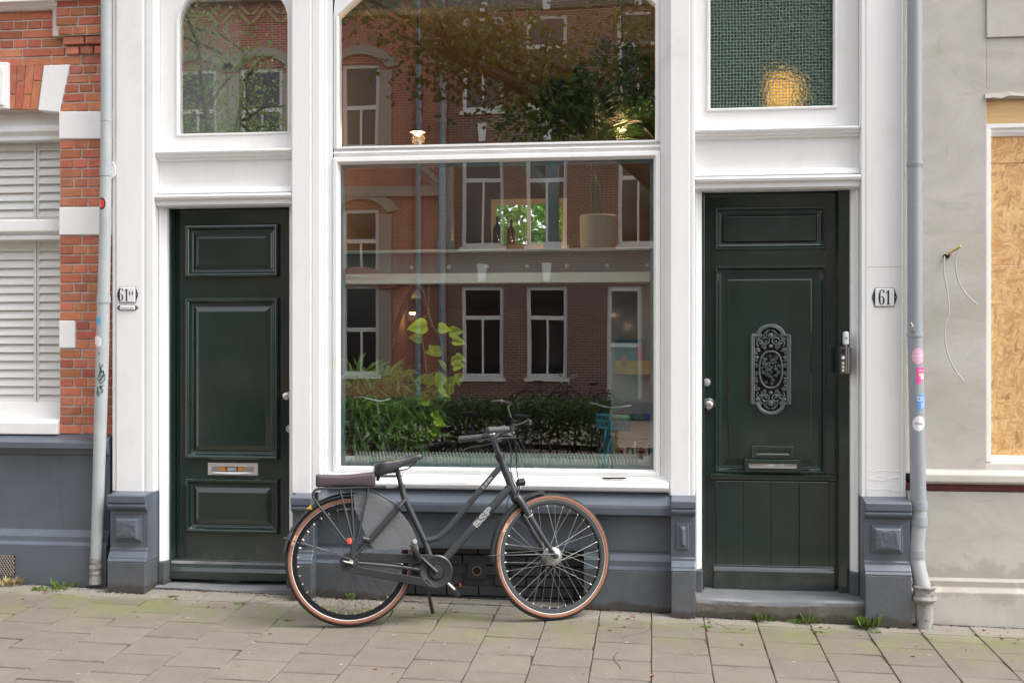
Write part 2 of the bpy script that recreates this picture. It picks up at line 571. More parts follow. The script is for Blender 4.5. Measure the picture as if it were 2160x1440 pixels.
def tile_mesh(seed, w, d, h=.05):
    r = random.Random(seed)
    mb = MB()
    j = lambda: r.uniform(-.0018, .0018)
    def ring(i, z):
        a, b2 = w / 2 - i, d / 2 - i
        return [(-a + j(), -b2 + j(), z), (0, -b2 + j(), z), (a + j(), -b2 + j(), z), (a + j(), 0, z), (a + j(), b2 + j(), z), (0, b2 + j(), z), (-a + j(), b2 + j(), z), (-a + j(), 0, z)]
    rs = [ring(0, -h), ring(0, -.004), ring(.0035, 0)]
    if seed % 3 == 2:                      # knocked-off corner
        k = (seed * 2) % 8
        for rr in rs[1:]:
            rr[k] = (rr[k][0] * .93, rr[k][1] * (.955 + .01 * (seed % 2)), rr[k][2])
    mb.loops(rs, False, True)
    me = bpy.data.meshes.new('paving_tile')
    me.from_pydata(mb.v, [], mb.f)
    me.materials.append(TILE)
    return me
TW = .305
tiles = [tile_mesh(i, TW - .006, TW - .012) for i in range(6)]
halfs = [tile_mesh(20 + i, TW - .0095, TW * .5 - .009) for i in range(3)]
gs = (math.atan(.04), math.atan(.018))
for ix in range(-18, 11):
    x = (ix + .5) * TW - .004
    if x < -5.0 or x > 3.1:
        continue
    off = -.285 - (.5 * TW if ix % 2 else 0)
    rows = [(-.155, 'edge')] + ([(-.285 - TW * .25, 'half')] if ix % 2 else []) + [(off - (k + .5) * TW, 'full') for k in range(6)]
    for y, kd in rows:
        me = rng.choice(tiles if kd != 'half' else halfs)
        o = inst('paving_tile', me, Vector((x, y, gz(x, y) + rng.uniform(-.001, .001))), (1, .85 if kd == 'edge' else 1, 1), pave,
                 (gs[0] + rng.uniform(-.0025, .0025), gs[1] + rng.uniform(-.0025, .0025), rng.uniform(-.006, .006)))
mb = MB()                                  # slabs beyond the picture's edges
for ix in list(range(-26, -16)) + list(range(10, 20)):
    x = (ix + .5) * TW - .004
    if -5.0 <= x <= 3.1:
        continue
    for k in range(9):
        y = .02 - (k + (.5 if ix % 2 else 0)) * TW
        k0 = len(mb.v)
        mb.box(x - TW / 2 + .004, x + TW / 2 - .004, y - TW / 2 + .006, y + TW / 2 - .006, -.04, 0)
        for i in range(k0, len(mb.v)):
            a, b, c = mb.v[i]
            mb.v[i] = (a, b, c + gz(a, b))
add('paving_slabs', mb, TILE, pave, kind='stuff')
# cut strip that tucks under the houses
for ix in range(-18, 11):
    x = (ix + .5) * TW + .09
    o = inst('paving_tile', tiles[ix % 6], Vector((x, .125, gz(x, .125) - .002)), (1, .9, 1), pave, (gs[0], gs[1], 0))

# ------------------------------------------------------------ left neighbour: red brick house
BW = X(125, 0)            # right jamb of its window
BE = X(237, 0)            # where the white shopfront starts
zb = lambda y, px=170: Z(y, px, 0)
house_l = thing('brick_house', 'red brick house with white stone blocks and louvred window shutters, left of the white shopfront', 'house', (-5.6, .2, gz(-5, 0)))
WC = X(-14, 0)            # window centre
BL = 2 * WC - BW
mb = MB()
wall_open(mb, -8, BE, .55, 6.2, .008, .28, [(BL, BW, zb(915), zb(232, 60))])
add('mortar_wall', mb, MORTAR, house_l)
mb = MB()
mb.box(-8, BL - .001, .0, .2, zb(915), 6.2)
mb.box(BL + .0, X(-61, 0), -.001, .2, zb(137), Z(-25, 60, 0))
mb.box(BL, BE, -.003, .2, Z(-25, 60, 0), 6.2)
add('upper_wall', mb, brick_far('neighbour_brick', (.40, .118, .062), (.34, .10, .055), (.46, .40, .33)), house_l)
stret = [piece_mesh('brick', BRICK, (.012, .05, .10), .008, i) for i in range(5)]
heads = [piece_mesh('brick', BRICK, (.025, .05, .10), .012, 40 + i) for i in range(5)]
def brick(x0, x1, z0, z1, y=0.):
    w = x1 - x0
    inst('brick', rng.choice(stret if w > .14 else heads), Vector(((x0 + x1) / 2, y + .03 + rng.uniform(-.002, .002), (z0 + z1) / 2)), (w, .06, z1 - z0), house_l)
def brick_row(xa, xb, z, h, phase, y=0.):
    """one course: phase 0 headers, phase 1 stretchers; joints 11 mm"""
    J = .011
    x = xa
    first = True
    while x < xb - .03:
        w = .096 if phase == 0 else (.15 if first else .2)
        if xb - x - w < .05: w = xb - x
        w = min(w, xb - x)
        brick(x + J / 2, x + w - J / 2, z + J / 2, z + h - J / 2, y)
        x += w
        first = False
def zone(ya, yb, n, xa, xb, ph):
    z0, z1 = zb(ya), zb(yb)
    h = (z1 - z0) / n
    for k in range(n):
        zk = z0 + k * h
        xs = xa(ya + (yb - ya) * (k + .5) / n) if callable(xa) else xa
        if ya == 916 and 9 <= k <= 11:      # beside the small white block
            xs = X(159, 0)
        brick_row(xs, xb, zk, h, (k + ph) % 2)
zone(916, 497, 21, BW, BE, 1)
zone(436, 294, 7, BW, BE, 0)
zone(235, 137, 5, lambda y: X(125 + 22 * (235 - y) / 98, 0), BE, 0)
h = (zb(0) - zb(137)) / 7
for k in range(-1, 7):                     # courses above the flat arch, with the corbelled strip at the right
    z0 = zb(137) + (k + 0) * h if k >= 0 else None
    if k < 0: continue
    st = {0: 142, 1: 137, 2: 131, 3: 122, 4: 117, 5: 117, 6: 117}[k]
    pr = {0: 0, 1: -.018, 2: -.034, 3: -.05, 4: -.05, 5: -.05, 6: -.05}[k]
    if k == 0:
        brick_row(X(-60, 0), BE, z0, h, 1)
    else:
        brick_row(X(-60, 0), X(st, 0), z0, h, k % 2)
        brick_row(X(st, pr), BE, z0, h, (k + 1) % 2, pr)
mb = MB(); mb.box(X(118, 0), BE, -.042, .02, zb(137) + 3 * h, zb(-20)); add('corbel_core', mb, MORTAR, house_l)
mb = MB()
prof_x(mb, -8, X(112, -.1), [(.05, zb(20)), (-.03, zb(20)), (-.05, zb(16)), (-.06, zb(12)), (-.10, zb(9)), (-.10, zb(-14)), (.05, zb(-14))])
prof_x(mb, X(106, -.12), BE, [(.05, zb(6)), (-.08, zb(6)), (-.12, zb(2)), (-.12, zb(-16)), (.05, zb(-16))])
add('stone_band', mb, WHITE2, house_l, bevel=.004)
def wall_poly(name, m, pts, y, d, par, bev=.004):
    mb = MB()
    mb.prism([(X(a, y), y, Z(b, a, y)) for a, b in pts], (0, d, 0))
    return add(name, mb, m, par, bevel=bev)
for pts in (((124, 235), (237, 235), (237, 293), (124, 293)), ((124, 437), (237, 437), (237, 495.5), (124, 495.5)), ((124, 676), (157, 676), (157, 734), (124, 734)),
            ((92, 138), (146.5, 136), (124.5, 237), (80, 233))):
    wall_poly('stone_block', WHITE2, pts, -.008, .12, house_l, .006)
wall_poly('keystone', WHITE2, ((-44, 131), (16, 131), (15, 229), (-40, 230)), -.03, .16, house_l, .006)
wall_poly('stone_block', WHITE2, ((-120, 136), (-174.5, 138), (-152.5, 237), (-108, 233)), -.008, .12, house_l, .006)
for i in range(4):
    wall_poly('brick', BRICK, ((-46 - i * 18.4, 138), (-46 - (i + 1) * 18.4 + 1.6, 138), (-44 - (i + 1) * 15.6 + 1.6, 231), (-44 - i * 15.6, 231)), 0, .13, house_l, .003)
wall_poly('keystone_panel', WHITE2, ((-38, 140), (8, 140), (6, 222), (-34, 222)), -.045, .02, house_l, .006)
for i in range(4):                         # gauged bricks of the flat arch, stepped in two lengths
    tl, tr = 18 + i * 18.4, 18 + (i + 1) * 18.4 - 1.6
    bl, br = 16.5 + i * 15.6, 16.5 + (i + 1) * 15.6 - 1.6
    cut = (200, 172, 200, 171)[i]
    u = lambda a, b, y: a + (b - a) * (y - 137) / (231 - 137)
    for ya, yb in ((138, cut - 1), (cut + 1, 231)):
        wall_poly('brick', BRICK, ((u(tl, bl, ya), ya), (u(tr, br, ya), ya), (u(tr, br, yb), yb), (u(tl, bl, yb), yb)), 0, .13, house_l, .003)
# window in its recess
win = thing_w = None
mb = MB()
yw = .10
zt, zs_ = Z(247, 60, yw), Z(885, 60, yw)
xa, xb = BL + .0, BW
wall_open(mb, xa, xb, zs_, zt + .14, yw, yw + .1, [(xa + .06, xb - .004, Z(496, 60, yw) , Z(296, 60, yw)), (xa + .06, xb - .004, Z(849, 60, yw), Z(505, 60, yw))])
prof_x(mb, xa, xb, [(yw + .02, Z(262, 60, yw)), (yw - .012, Z(264, 60, yw)), (yw - .03, Z(270, 60, yw)), (yw - .03, Z(279, 60, yw)), (yw - .01, Z(284, 60, yw)), (yw + .02, Z(296, 60, yw))])
prof_x(mb, xa, xb, [(yw + .02, Z(462, 60, yw)), (yw - .025, Z(466, 60, yw)), (yw - .025, Z(488, 60, yw)), (yw + .02, Z(497, 60, yw))])
win = add('window', mb, WHITE, house_l, bevel=.004)
mb = MB(); mb.box(xa + .05, xb, yw + .05, yw + .056, zs_ + .02, zt + .05); add('pane', mb, PANE_SIDE, win)
SHUT = mat('painted_shutter', (.80, .82, .78), .45, var=.02)
slat = bpy.data.meshes.new('slat')
sm = MB().prism([(-.5, -.010, -.034), (-.5, -.015, -.030), (-.5, .009, .032), (-.5, .014, .029)], (1, 0, 0))
slat.from_pydata(sm.v, [], sm.f); slat.materials.append(SHUT)
ysh = .21
for ya, yb in ((286, 470), (497, 860)):
    zt_, zb_ = Z(ya, 60, ysh), Z(yb, 60, ysh)
    for pa, pb in ((-120, 73), (84, 150)):
        mb = MB()
        x0, x1 = X(pa, ysh), X(pb, ysh)
        wall_open(mb, x0 - .012, x1 + .016, zb_, zt_, ysh - .012, ysh + .014, [(x0, x1, zb_ + .035, zt_ - .045)])
        sh = add('shutter', mb, SHUT, house_l, bevel=.002)
        n = int(round((zt_ - zb_ - .08) / .0565))
        for k in range(n):
            inst('slat', slat, Vector(((x0 + x1) / 2, ysh, zb_ + .035 + (k + .5) * (zt_ - zb_ - .08) / n)), (x1 - x0 - .002, 1, .92), sh)
mb = MB(); mb.box(xa - .2, xb + .2, .5, .52, .5, 3.6); add('room_wall', mb, mat('dim_room', (.55, .53, .5), .9), house_l)
mb = MB()
prof_x(mb, xa, xb, [(.2, zb(884, 60)), (.02, zb(884, 60)), (-.03, zb(890, 60)), (-.03, zb(915, 60)), (.2, zb(915, 60))])
add('window_sill', mb, WHITE, house_l, bevel=.006)
# painted plinth
zp = lambda y: Z(y, 100, -.06)
mb = MB()
prof_x(mb, -8, BE, [(.3, zp(912)), (.01, zp(916)), (-.11, zp(931)), (-.11, zp(944)), (-.075, zp(946)), (-.06, zp(957)), (-.04, zp(960)), (-.04, zp(1117)), (-.065, zp(1130)),
                     (-.068, zp(1141)), (-.085, zp(1147)), (-.088, zp(1240)), (.3, zp(1240))])
pl = add('plinth', mb, SLATE, house_l, bevel=.003)
mb = MB(); mb.box(X(126, -.041), X(128, -.041), -.0415, -.03, zp(1116), zp(961)); add('plinth_joint', mb, SLATE_LOW, pl)
mb = MB()
x0, x1, z0, z1 = X(-10, -.09), X(31, -.09), Z(1212, 10, -.09), Z(1170, 10, -.09)
mb.box(x0, x1, -.0905, -.08, z0, z1)
gr = add('vent_grille', mb, DARKHOLE, pl)
mb = MB()
for k in range(-6, 12):
    for sgn in (1, -1):
        a = x0 + k * .019
        p0, p1 = Vector((a, -.094, z0 if sgn > 0 else z1)), Vector((a + (z1 - z0) * .7, -.094, z1 if sgn > 0 else z0))
        for q0, q1 in ((p0, p1),):
            t0 = max(0, (x0 - q0.x) / (q1.x - q0.x)); t1 = min(1, (x1 - q0.x) / (q1.x - q0.x))
            if t1 - t0 > .05:
                mb.tube([q0.lerp(q1, t0), q0.lerp(q1, t1)], .003, 5)
add('grille_bars', mb, mat('grille_metal', (.25, .21, .18), .6, var=.2), pl, kind='stuff')

# ------------------------------------------------------------ right neighbour: rendered house under repair
def render_mat():
    m, n, l, b = nodes('grey_render')
    p = pos(n, l)
    f = noise(n, l, pos(n, l, (1, 1, 1.7)), 2.2, 7, .6, .8)
    g = noise(n, l, p, 220, 3)
    c = mixc(n, l, ramp(n, l, f, .35, .7), (.42, .39, .345), (.52, .49, .445))
    c = mixc(n, l, math_node(n, l, 'MULTIPLY', ramp(n, l, noise(n, l, pos(n, l, (1.2, 1, 3)), 2.6, 5, .5, 1.2), .60, .78), .32), c, (.27, .245, .205))
    st = ramp(n, l, noise(n, l, pos(n, l, (9, 1, 2)), 3, 4, .5), .62, .72)
    c = mixc(n, l, math_node(n, l, 'MULTIPLY', st, .12), c, (.2, .18, .15))
    s = n.new('ShaderNodeSeparateXYZ')
    l.new(p, s.inputs[0])
    # damp tide mark above the skirting
    tz = math_node(n, l, 'ADD', s.outputs[2], math_node(n, l, 'MULTIPLY_ADD', noise(n, l, p, 6, 5), .5, -.25))
    wet = math_node(n, l, 'MULTIPLY', ramp(n, l, tz, .34, .30), ramp(n, l, tz, .12, .16))
    c = mixc(n, l, math_node(n, l, 'MULTIPLY', wet, .35), c, (.24, .20, .15))
    l.new(c, b.inputs['Base Color'])
    b.inputs['Roughness'].default_value = .9
    bn = n.new('ShaderNodeBump')
    bn.inputs['Strength'].default_value = .35
    bn.inputs['Distance'].default_value = .01
    l.new(math_node(n, l, 'ADD', f, math_node(n, l, 'MULTIPLY', g, .3)), bn.inputs['Height'])
    l.new(bn.outputs[0], b.inputs['Normal'])
    return m
RENDER = render_mat()
def osb_mat():
    m, n, l, b = nodes('strand_board')
    s = n.new('ShaderNodeSeparateXYZ')
    l.new(pos(n, l), s.inputs[0])
    cb = n.new('ShaderNodeCombineXYZ')
    l.new(math_node(n, l, 'MULTIPLY_ADD', noise(n, l, pos(n, l), 7, 3), .10, s.outputs[0]), cb.inputs[0]); l.new(math_node(n, l, 'MULTIPLY_ADD', noise(n, l, pos(n, l), 6, 3, .5, 1.), .10, s.outputs[2]), cb.inputs[1])
    c = (.50, .27, .10)
    hgt = None
    for i, (ang, sc) in enumerate(((20, 1.), (75, 1.2), (-35, .9), (-63, 1.3), (48, 1.1), (8, 1.25), (-12, .8), (100, 1.0))):
        wv = n.new('ShaderNodeVectorRotate')
        wv.rotation_type = 'Z_AXIS'
        wv.inputs['Angle'].default_value = R(ang)
        l.new(cb.outputs[0], wv.inputs['Vector'])
        mp = n.new('ShaderNodeMapping')
        mp.inputs['Rotation'].default_value = (0, 0, 0)
        mp.inputs['Scale'].default_value = (17 * sc, 70 * sc, 1)
        mp.inputs['Location'].default_value = (i * 3.3, i * 7.1, 0)
        l.new(wv.outputs[0], mp.inputs['Vector'])
        v = n.new('ShaderNodeTexVoronoi')
        v.inputs['Scale'].default_value = 1
        v.inputs['Randomness'].default_value = 1
        l.new(mp.outputs[0], v.inputs['Vector'])
        sp = n.new('ShaderNodeSeparateColor')
        l.new(v.outputs['Color'], sp.inputs[0])
        tone = mixc(n, l, sp.outputs[0], (.48, .245, .085), (.74, .49, .225))
        tone = mixc(n, l, math_node(n, l, 'MULTIPLY', math_node(n, l, 'GREATER_THAN', sp.outputs[2], .93), .6), tone, (.24, .10, .035))
        gate = math_node(n, l, 'GREATER_THAN', sp.outputs[1], .62) if i else 1.0
        c = mixc(n, l, gate, c, tone)
        hgt = sp.outputs[0] if hgt is None else math_node(n, l, 'ADD', hgt, math_node(n, l, 'MULTIPLY', sp.outputs[1], .6))
    c = mixc(n, l, .25, c, (.62, .38, .165))
    l.new(c, b.inputs['Base Color'])
    b.inputs['Roughness'].default_value = .7
    bn = n.new('ShaderNodeBump')
    bn.inputs['Strength'].default_value = .25
    bn.inputs['Distance'].default_value = .003
    l.new(hgt, bn.inputs['Height'])
    l.new(bn.outputs[0], b.inputs['Normal'])
    return m
RX = X(1911, .02)
house_r = thing('rendered_house', 'grey cement rendered house with a boarded-up window, right of the white shopfront', 'house', (3.2, .2, gz(3, 0)))
ox = X(2081, .02)
zr = lambda y, Y=.02: Z(y, 2100, Y)
mb = MB()
wall_open(mb, RX, 7, zr(1000), 6.2, .02, .3, [(ox, ox + 1.6, zr(990), zr(208))])
mb.box(X(2081, .015), 7, .008, .03, zr(80), zr(-200))     # a thicker coat of render above
add('wall', mb, RENDER, house_r, bevel=.003)
mb = MB()
r2 = random.Random(4)
xs = [ox - .01 + i * .045 for i in range(38)]
mb.loops([[(x, .006, zr(205) + r2.uniform(-.012, .006)), (x, .012, zr(196) + r2.uniform(-.01, .01)), (x, .04, zr(196)), (x, .05, zr(209))] for x in xs])
add('broken_render_edge', mb, RENDER, house_r)
PINE = mat('raw_pine', (.66, .43, .20), .65, var=.12, vs=5, stretch=(1.5, 1, 22))
mb = MB(); mb.box(ox + .004, ox + 1.6, .05, .15, Z(261, 2110, .05), Z(211, 2110, .05)); add('timber_lintel', mb, PINE, house_r, bevel=.003)
mb = MB()
prof_x(mb, ox + .002, ox + 1.6, [(.16, Z(260, 2110, .06)), (.045, Z(262, 2110, .06)), (.045, Z(271, 2110, .06)), (.06, Z(273, 2110, .06)), (.06, Z(279, 2110, .06)), (.075, Z(287, 2110, .06)), (.16, Z(287, 2110, .06))])
mb.box(ox + .001, X(2089.5, .04), .03, .14, Z(974, 2090, .04), Z(272.5, 2090, .04))
prof_x(mb, X(2089, .05) + .002, ox + 1.6, [(.16, Z(961, 2110, .05)), (.07, Z(961, 2110, .05)), (.05, Z(966, 2110, .05)), (.045, Z(976, 2110, .05)), (.16, Z(976, 2110, .05))])
add('window_frame', mb, WHITE2, house_r, bevel=.003)
OSB = osb_mat()
for ya, yb, dy in ((286, 344.2, 0), (344.8, 559.5, .002), (560.1, 962, 0)):
    mb = MB(); mb.box(X(2089, .08), ox + 1.55, .085 + dy, .103 + dy, Z(yb, 2120, .085), Z(ya, 2120, .085)); add('strand_board', mb, OSB, house_r, bevel=.002)
mb = MB()
prof_x(mb, X(1930, -.03), 7, [(.3, zr(975)), (.03, zr(976)), (.018, zr(993)), (-.05, Z(1001, 2100, -.05)), (-.055, Z(1018, 2100, -.05)), (-.02, Z(1021, 2100, 0)), (.3, Z(1021, 2100, 0))])
add('window_sill', mb, RENDER, house_r, bevel=.008)
mb = MB(); mb.box(RX, 7, -.005, .3, Z(1036, 2100, 0), Z(1022, 2100, 0)); add('maroon_tile_strip', mb, mat('maroon_paint', (.125, .022, .025), .5, var=.25, vs=18, bump=.2), house_r, bevel=.003)
mb = MB()
prof_x(mb, RX, 7, [(.3, Z(1037, 2100, 0)), (-.02, Z(1037, 2100, 0)), (-.02, Z(1219, 2100, 0)), (-.045, Z(1226, 2100, -.04)), (-.045, Z(1239, 2100, -.04)), (-.07, Z(1250, 2100, -.06)), (-.072, Z(1330, 2100, -.06)), (.3, Z(1330, 2100, -.06))])
add('plinth', mb, RENDER, house_r, bevel=.004)
# cables that stick out of the render
cab = thing('wall_cable', 'pair of loose grey cables hanging from a hole in the rendered wall', 'cable', P(2000, 800, -.02))
CAB = mat('grey_cable', (.42, .43, .44), .5)
mb = MB(); mb.tube([P(1990, 541, .03), P(1999, 538, 0), P(2004, 533, -.01)], .011, 8); mb.ball(P(1997, 540, .015), .02, 8, 1, .4, .8)
add('hole', mb, DARKHOLE, cab)
mb = MB(); mb.tube([P(1998, 537, .0), P(2012, 528, -.03), P(2027, 519, -.06)], [.010, .009, .007], 8)
add('conduit', mb, mat('yellow_conduit', (.62, .47, .16), .5), cab, smooth=True)
for pts in ([(1992, 540), (1991, 575), (1999, 620), (2001, 660), (1993, 690), (1996, 735), (2012, 775), (2034, 806)], [(2026, 519), (2016, 545), (2018, 580), (2030, 610), (2045, 628), (2062, 642)]):
    mb = MB()
    q = [P(a, b, -.05) for a, b in pts]
    ctl = [q[0]] + q + [q[-1]]
    sm_ = []
    for i in range(1, len(ctl) - 2):
        for t in (0, .25, .5, .75):
            a, b_, c_, d_ = ctl[i - 1:i + 3]
            sm_.append(.5 * ((2 * b_) + (c_ - a) * t + (2 * a - 5 * b_ + 4 * c_ - d_) * t * t + (-a + 3 * b_ - 3 * c_ + d_) * t ** 3))
    sm_.append(q[-1])
    mb.tube(sm_, .0045, 7)
    add('cable', mb, CAB, cab, smooth=True)

# ------------------------------------------------------------ the white shopfront house
shop = thing('shopfront_house', 'white wooden shopfront with two dark green doors, a large window and slate blue stone plinths', 'house', (-1, .2, gz(-1, 0)))
YP = -.06
XA, XB_, XC, XD, XE, XF = X(237, YP), X(324, YP), X(614, YP), X(1466, YP), X(1817, YP), X(1911, YP)
TOPZ = 4.5
def pil(prof, z0):
    mb = MB()
    prof_z(mb, z0, TOPZ, prof)
    return add('pilaster', mb, WHITE, shop, bevel=.003)
q = lambda px, y: (X(px, y), y)
pil([(XA, .3), q(237, -.052), q(244, -.052), q(245.5, -.06), q(301, -.06), q(303, -.052), q(307, -.052), q(309, -.058), q(323, -.058), (XB_, -.052), (XB_, .03), (XB_, .3)], Z(1036, 280, -.06))
pil([(XC, .3), (XC, -.05), (XC + .008, -.06), q(655, -.06), q(657, -.05), q(659, -.056), q(675, -.056), q(678, -.03), q(683, -.018), q(687, -.02), q(689, .0), q(702, .0), q(702, .3)], Z(1040, 640, -.06))
pil([q(1393, .3), q(1393, .0), q(1403, -.002), q(1405, -.02), q(1410, -.024), q(1413, -.05), q(1415, -.06), q(1454, -.06), q(1456, -.052), q(1458, -.057), (XD - .004, -.057), (XD, -.05), (XD, .3)], Z(1045, 1440, -.06))
rp = pil([(XE, .3), (XE, -.05), (XE + .004, -.055), q(1826, -.055), q(1828, -.06), q(1902, -.06), q(1903.5, -.052), q(1910, -.052), (XF, -.046), (XF, .3)], Z(1048, 1870, -.06))
mb = MB(); mb.box(X(1829, -.06), X(1903, -.06), -.0604, -.059, Z(563.6, 1865, -.06), Z(562.4, 1865, -.06)); add('paint_crack', mb, mat('crack_grey', (.42, .40, .37), .8), rp)  # thin grey line across the pilaster face
# wrinkled paint near the foot of the right pilaster
mb = MB()
for zz, seed in ((992, 1), (1006, 2), (1012, 3), (1033, 4)):
    r2 = random.Random(seed)
    pts = [P(1830 + i * 9, zz + r2.uniform(-3, 3), -.0605) for i in range(9)]
    mb.tube(pts, [.001] + [r2.uniform(.0015, .0032) for _ in range(7)] + [.001], 6)
add('paint_wrinkle', mb, WHITE, rp, smooth=True)

# fascia and cornice above, out of the picture
mb = MB()
mb.box(XA, XF, .0, .3, 4.5, 6.0)
prof_x(mb, XA, XF, [(.0, 4.52), (-.10, 4.52), (-.14, 4.6), (-.14, 4.72), (-.3, 4.86), (-.3, 4.95), (.0, 4.95)])
add('fascia', mb, WHITE, shop, bevel=.004)

# stone plinths under the pilasters
def pier(x0, x1, px, L, bottom, panel, rough):
    z = lambda y, Y=-.14: Z(y, px, Y)
    mb = MB()
    prof_x(mb, x0, x1, [(.2, z(L[0], -.06)), (-.062, z(L[0], -.06)), (-.178, z(L[1], -.18)), (-.184, z(L[1] + 1.5, -.18)), (-.184, z(L[2], -.18)), (-.170, z(L[2] + 2, -.18)),
                        (-.180, z(L[2] + 4, -.18)), (-.182, z(L[2] + 8, -.18)), (-.172, z(L[2] + 12, -.17)), (-.150, z(L[2] + 16, -.15)), (-.138, z(L[2] + 17, -.14)),
                        (-.137, z(L[3])), (-.145, z(L[3] + 2)), (-.146, z(L[3] + 7)), (-.170, z(L[3] + 20, -.17)), (-.172, z(L[3] + 23, -.17)), (-.180, z(L[3] + 28, -.18)), (-.181, z(L[3] + 30, -.18)), (.2, z(L[3] + 30, -.18))])
    o = add('pier_plinth', mb, SLATE, shop, bevel=.004)
    mb = MB()
    mb.box(x0 + .0005, x1 - .0005, -.1805, .2, bottom - .05, z(L[3] + 30, -.18) - .0005)
    add('base_block', mb, SLATE_LOW, o, bevel=.006)
    a, b, c, d = panel
    mb = MB()
    xa, xb, za, zb2 = X(a, -.15), X(b, -.15), z(d, -.15), z(c, -.15)
    mb.rect_rings(xa, xb, za, zb2, [(0, -.13), (0, -.146), (.004, -.150), (.012, -.150), (.014, -.154), (.015, -.165), (.026, -.176), (.028, -.176)] if rough else
                  [(0, -.13), (0, -.148), (.003, -.151), (.020, -.151), (.021, -.158), (.034, -.172)], True)
    add('panel', mb, SLATE, o, bevel=.002)
    if rough:
        mb = MB()
        r2 = random.Random(px)
        nx, nz = 14, 11
        gx0, gx1, gz0, gz1 = xa + .0275, xb - .0275, za + .0275, zb2 - .0275
        vs_ = [[(gx0 + (gx1 - gx0) * i / nx, -.1755 - (r2.uniform(0, .007) if 0 < i < nx and 0 < k < nz else 0), gz0 + (gz1 - gz0) * k / nz) for i in range(nx + 1)] for k in range(nz + 1)]
        mb.loops(vs_, False, False, False)
        add('rough_field', mb, SLATE, o, smooth=2)
    return o
pier(X(232.5, -.137), XB_ - .0005, 270, (1035, 1044, 1060, 1155), gz(-3.25, -.18) - .01, (242, 298, 1087, 1141), True)
pier(X(617, -.137), X(661, -.137), 640, (1039, 1049, 1065, 1160), gz(-2.15, -.18) - .01, (626, 650, 1093, 1150), False)
pier(X(1415.6, -.137), XD - .0005, 1440, (1044, 1056, 1071, 1175), gz(.2, -.18) - .01, (1427, 1453, 1102, 1158), False)
pier(XE + .0005, X(1920, -.137), 1870, (1047, 1060, 1077, 1183), gz(1.4, -.18) - .01, (1838, 1905, 1107, 1166), True)

# door surrounds
def surround(x0, x1, zfoot, blkL, blkR, zhead):
    for xa, xb, foot in ((x0, x0 + .016, blkL), (x1 - .016, x1, blkR)):
        inner = xa == x0
        mb = MB()
        w = .045 if True else 0
        if inner:
            prof_z(mb, foot, zhead, [(x0 + .0006, .2), (x0 + .0006, .015), (x0 + .006, .006), (x0 + .014, .005), (x0 + w * .6, .028), (x0 + w * .75, .034), (x0 + w, .045), (x0 + w, .2)])
        else:
            prof_z(mb, foot, zhead, [(x1 - .0006, .2), (x1 - .0006, .015), (x1 - .006, .006), (x1 - .014, .005), (x1 - w * .6, .028), (x1 - w * .75, .034), (x1 - w, .045), (x1 - w, .2)][::-1])
        add('door_jamb', mb, WHITE, shop, bevel=.002)
        mb = MB()
        a, b = (x0 + .0006, x0 + w + .004) if inner else (x1 - w - .004, x1 - .0006)
        mb.box(a, b, -.002, .19, zfoot, foot - .001)
        add('jamb_block', mb, SLATE_LOW, shop, bevel=.008)
ZHL, ZHR = Z(432, 485, .0), Z(398, 1632, .0)
surround(XB_, XC, gz(-2.7, .0) - .02, Z(1182, 340, .03), Z(1185, 600, .03), ZHL)
surround(XD, XE, gz(.7, 0) - .02, Z(1199, 1474, .03), Z(1205, 1802, .03), ZHR)

def headwork(x0, x1, px, y_led0, y_led1, y_m0, y_m1, y_flat):
    """frieze between door and fanlight: ledge moulding, flat board, lower moulding"""
    z = lambda y, Y=-.02: Z(y, px, Y)
    mb = MB()
    mb.box(x0 + .001, x1 - .001, .02, .2, z(y_m1 - 3, .02), z(y_led0 + 6, .02))
    add('frieze_board', mb, WHITE, shop)
    mb = MB()
    e0, e1 = z(y_led0), z(y_led1)
    h = e0 - e1
    prof_x(mb, x0 + .0015, x1 - .0015, [(.1, e0 + .002), (.02, e0), (-.035, e0 - h * .18), (-.045, e0 - h * .28), (-.043, e0 - h * .42), (-.028, e0 - h * .52), (-.026, e0 - h * .66), (-.008, e0 - h * .74), (-.004, e0 - h * .9), (.018, e1), (.1, e1)])
    add('ledge_moulding', mb, WHITE, shop, bevel=.0015)
    mb = MB()
    m0, m1 = z(y_m0), z(y_m1)
    h = m0 - m1
    prof_x(mb, x0 + .0015, x1 - .0015, [(.1, m0 + .002), (.018, m0), (-.022, m0 - h * .10), (-.026, m0 - h * .32), (-.012, m0 - h * .34), (-.012, m0 - h * .38), (-.05, m0 - h * .42), (-.058, m0 - h * .52), (-.052, m0 - h * .64), (-.030, m0 - h * .72), (-.028, m0 - h * .93), (-.010, m0 - h * .96), (-.008, m1), (.1, m1)])
    add('door_head_moulding', mb, WHITE, shop, bevel=.0015)
headwork(XB_, XC, 485, 312, 336, 393, 434, 0)
headwork(XD, XE, 1632, 266, 290, 354, 399, 0)

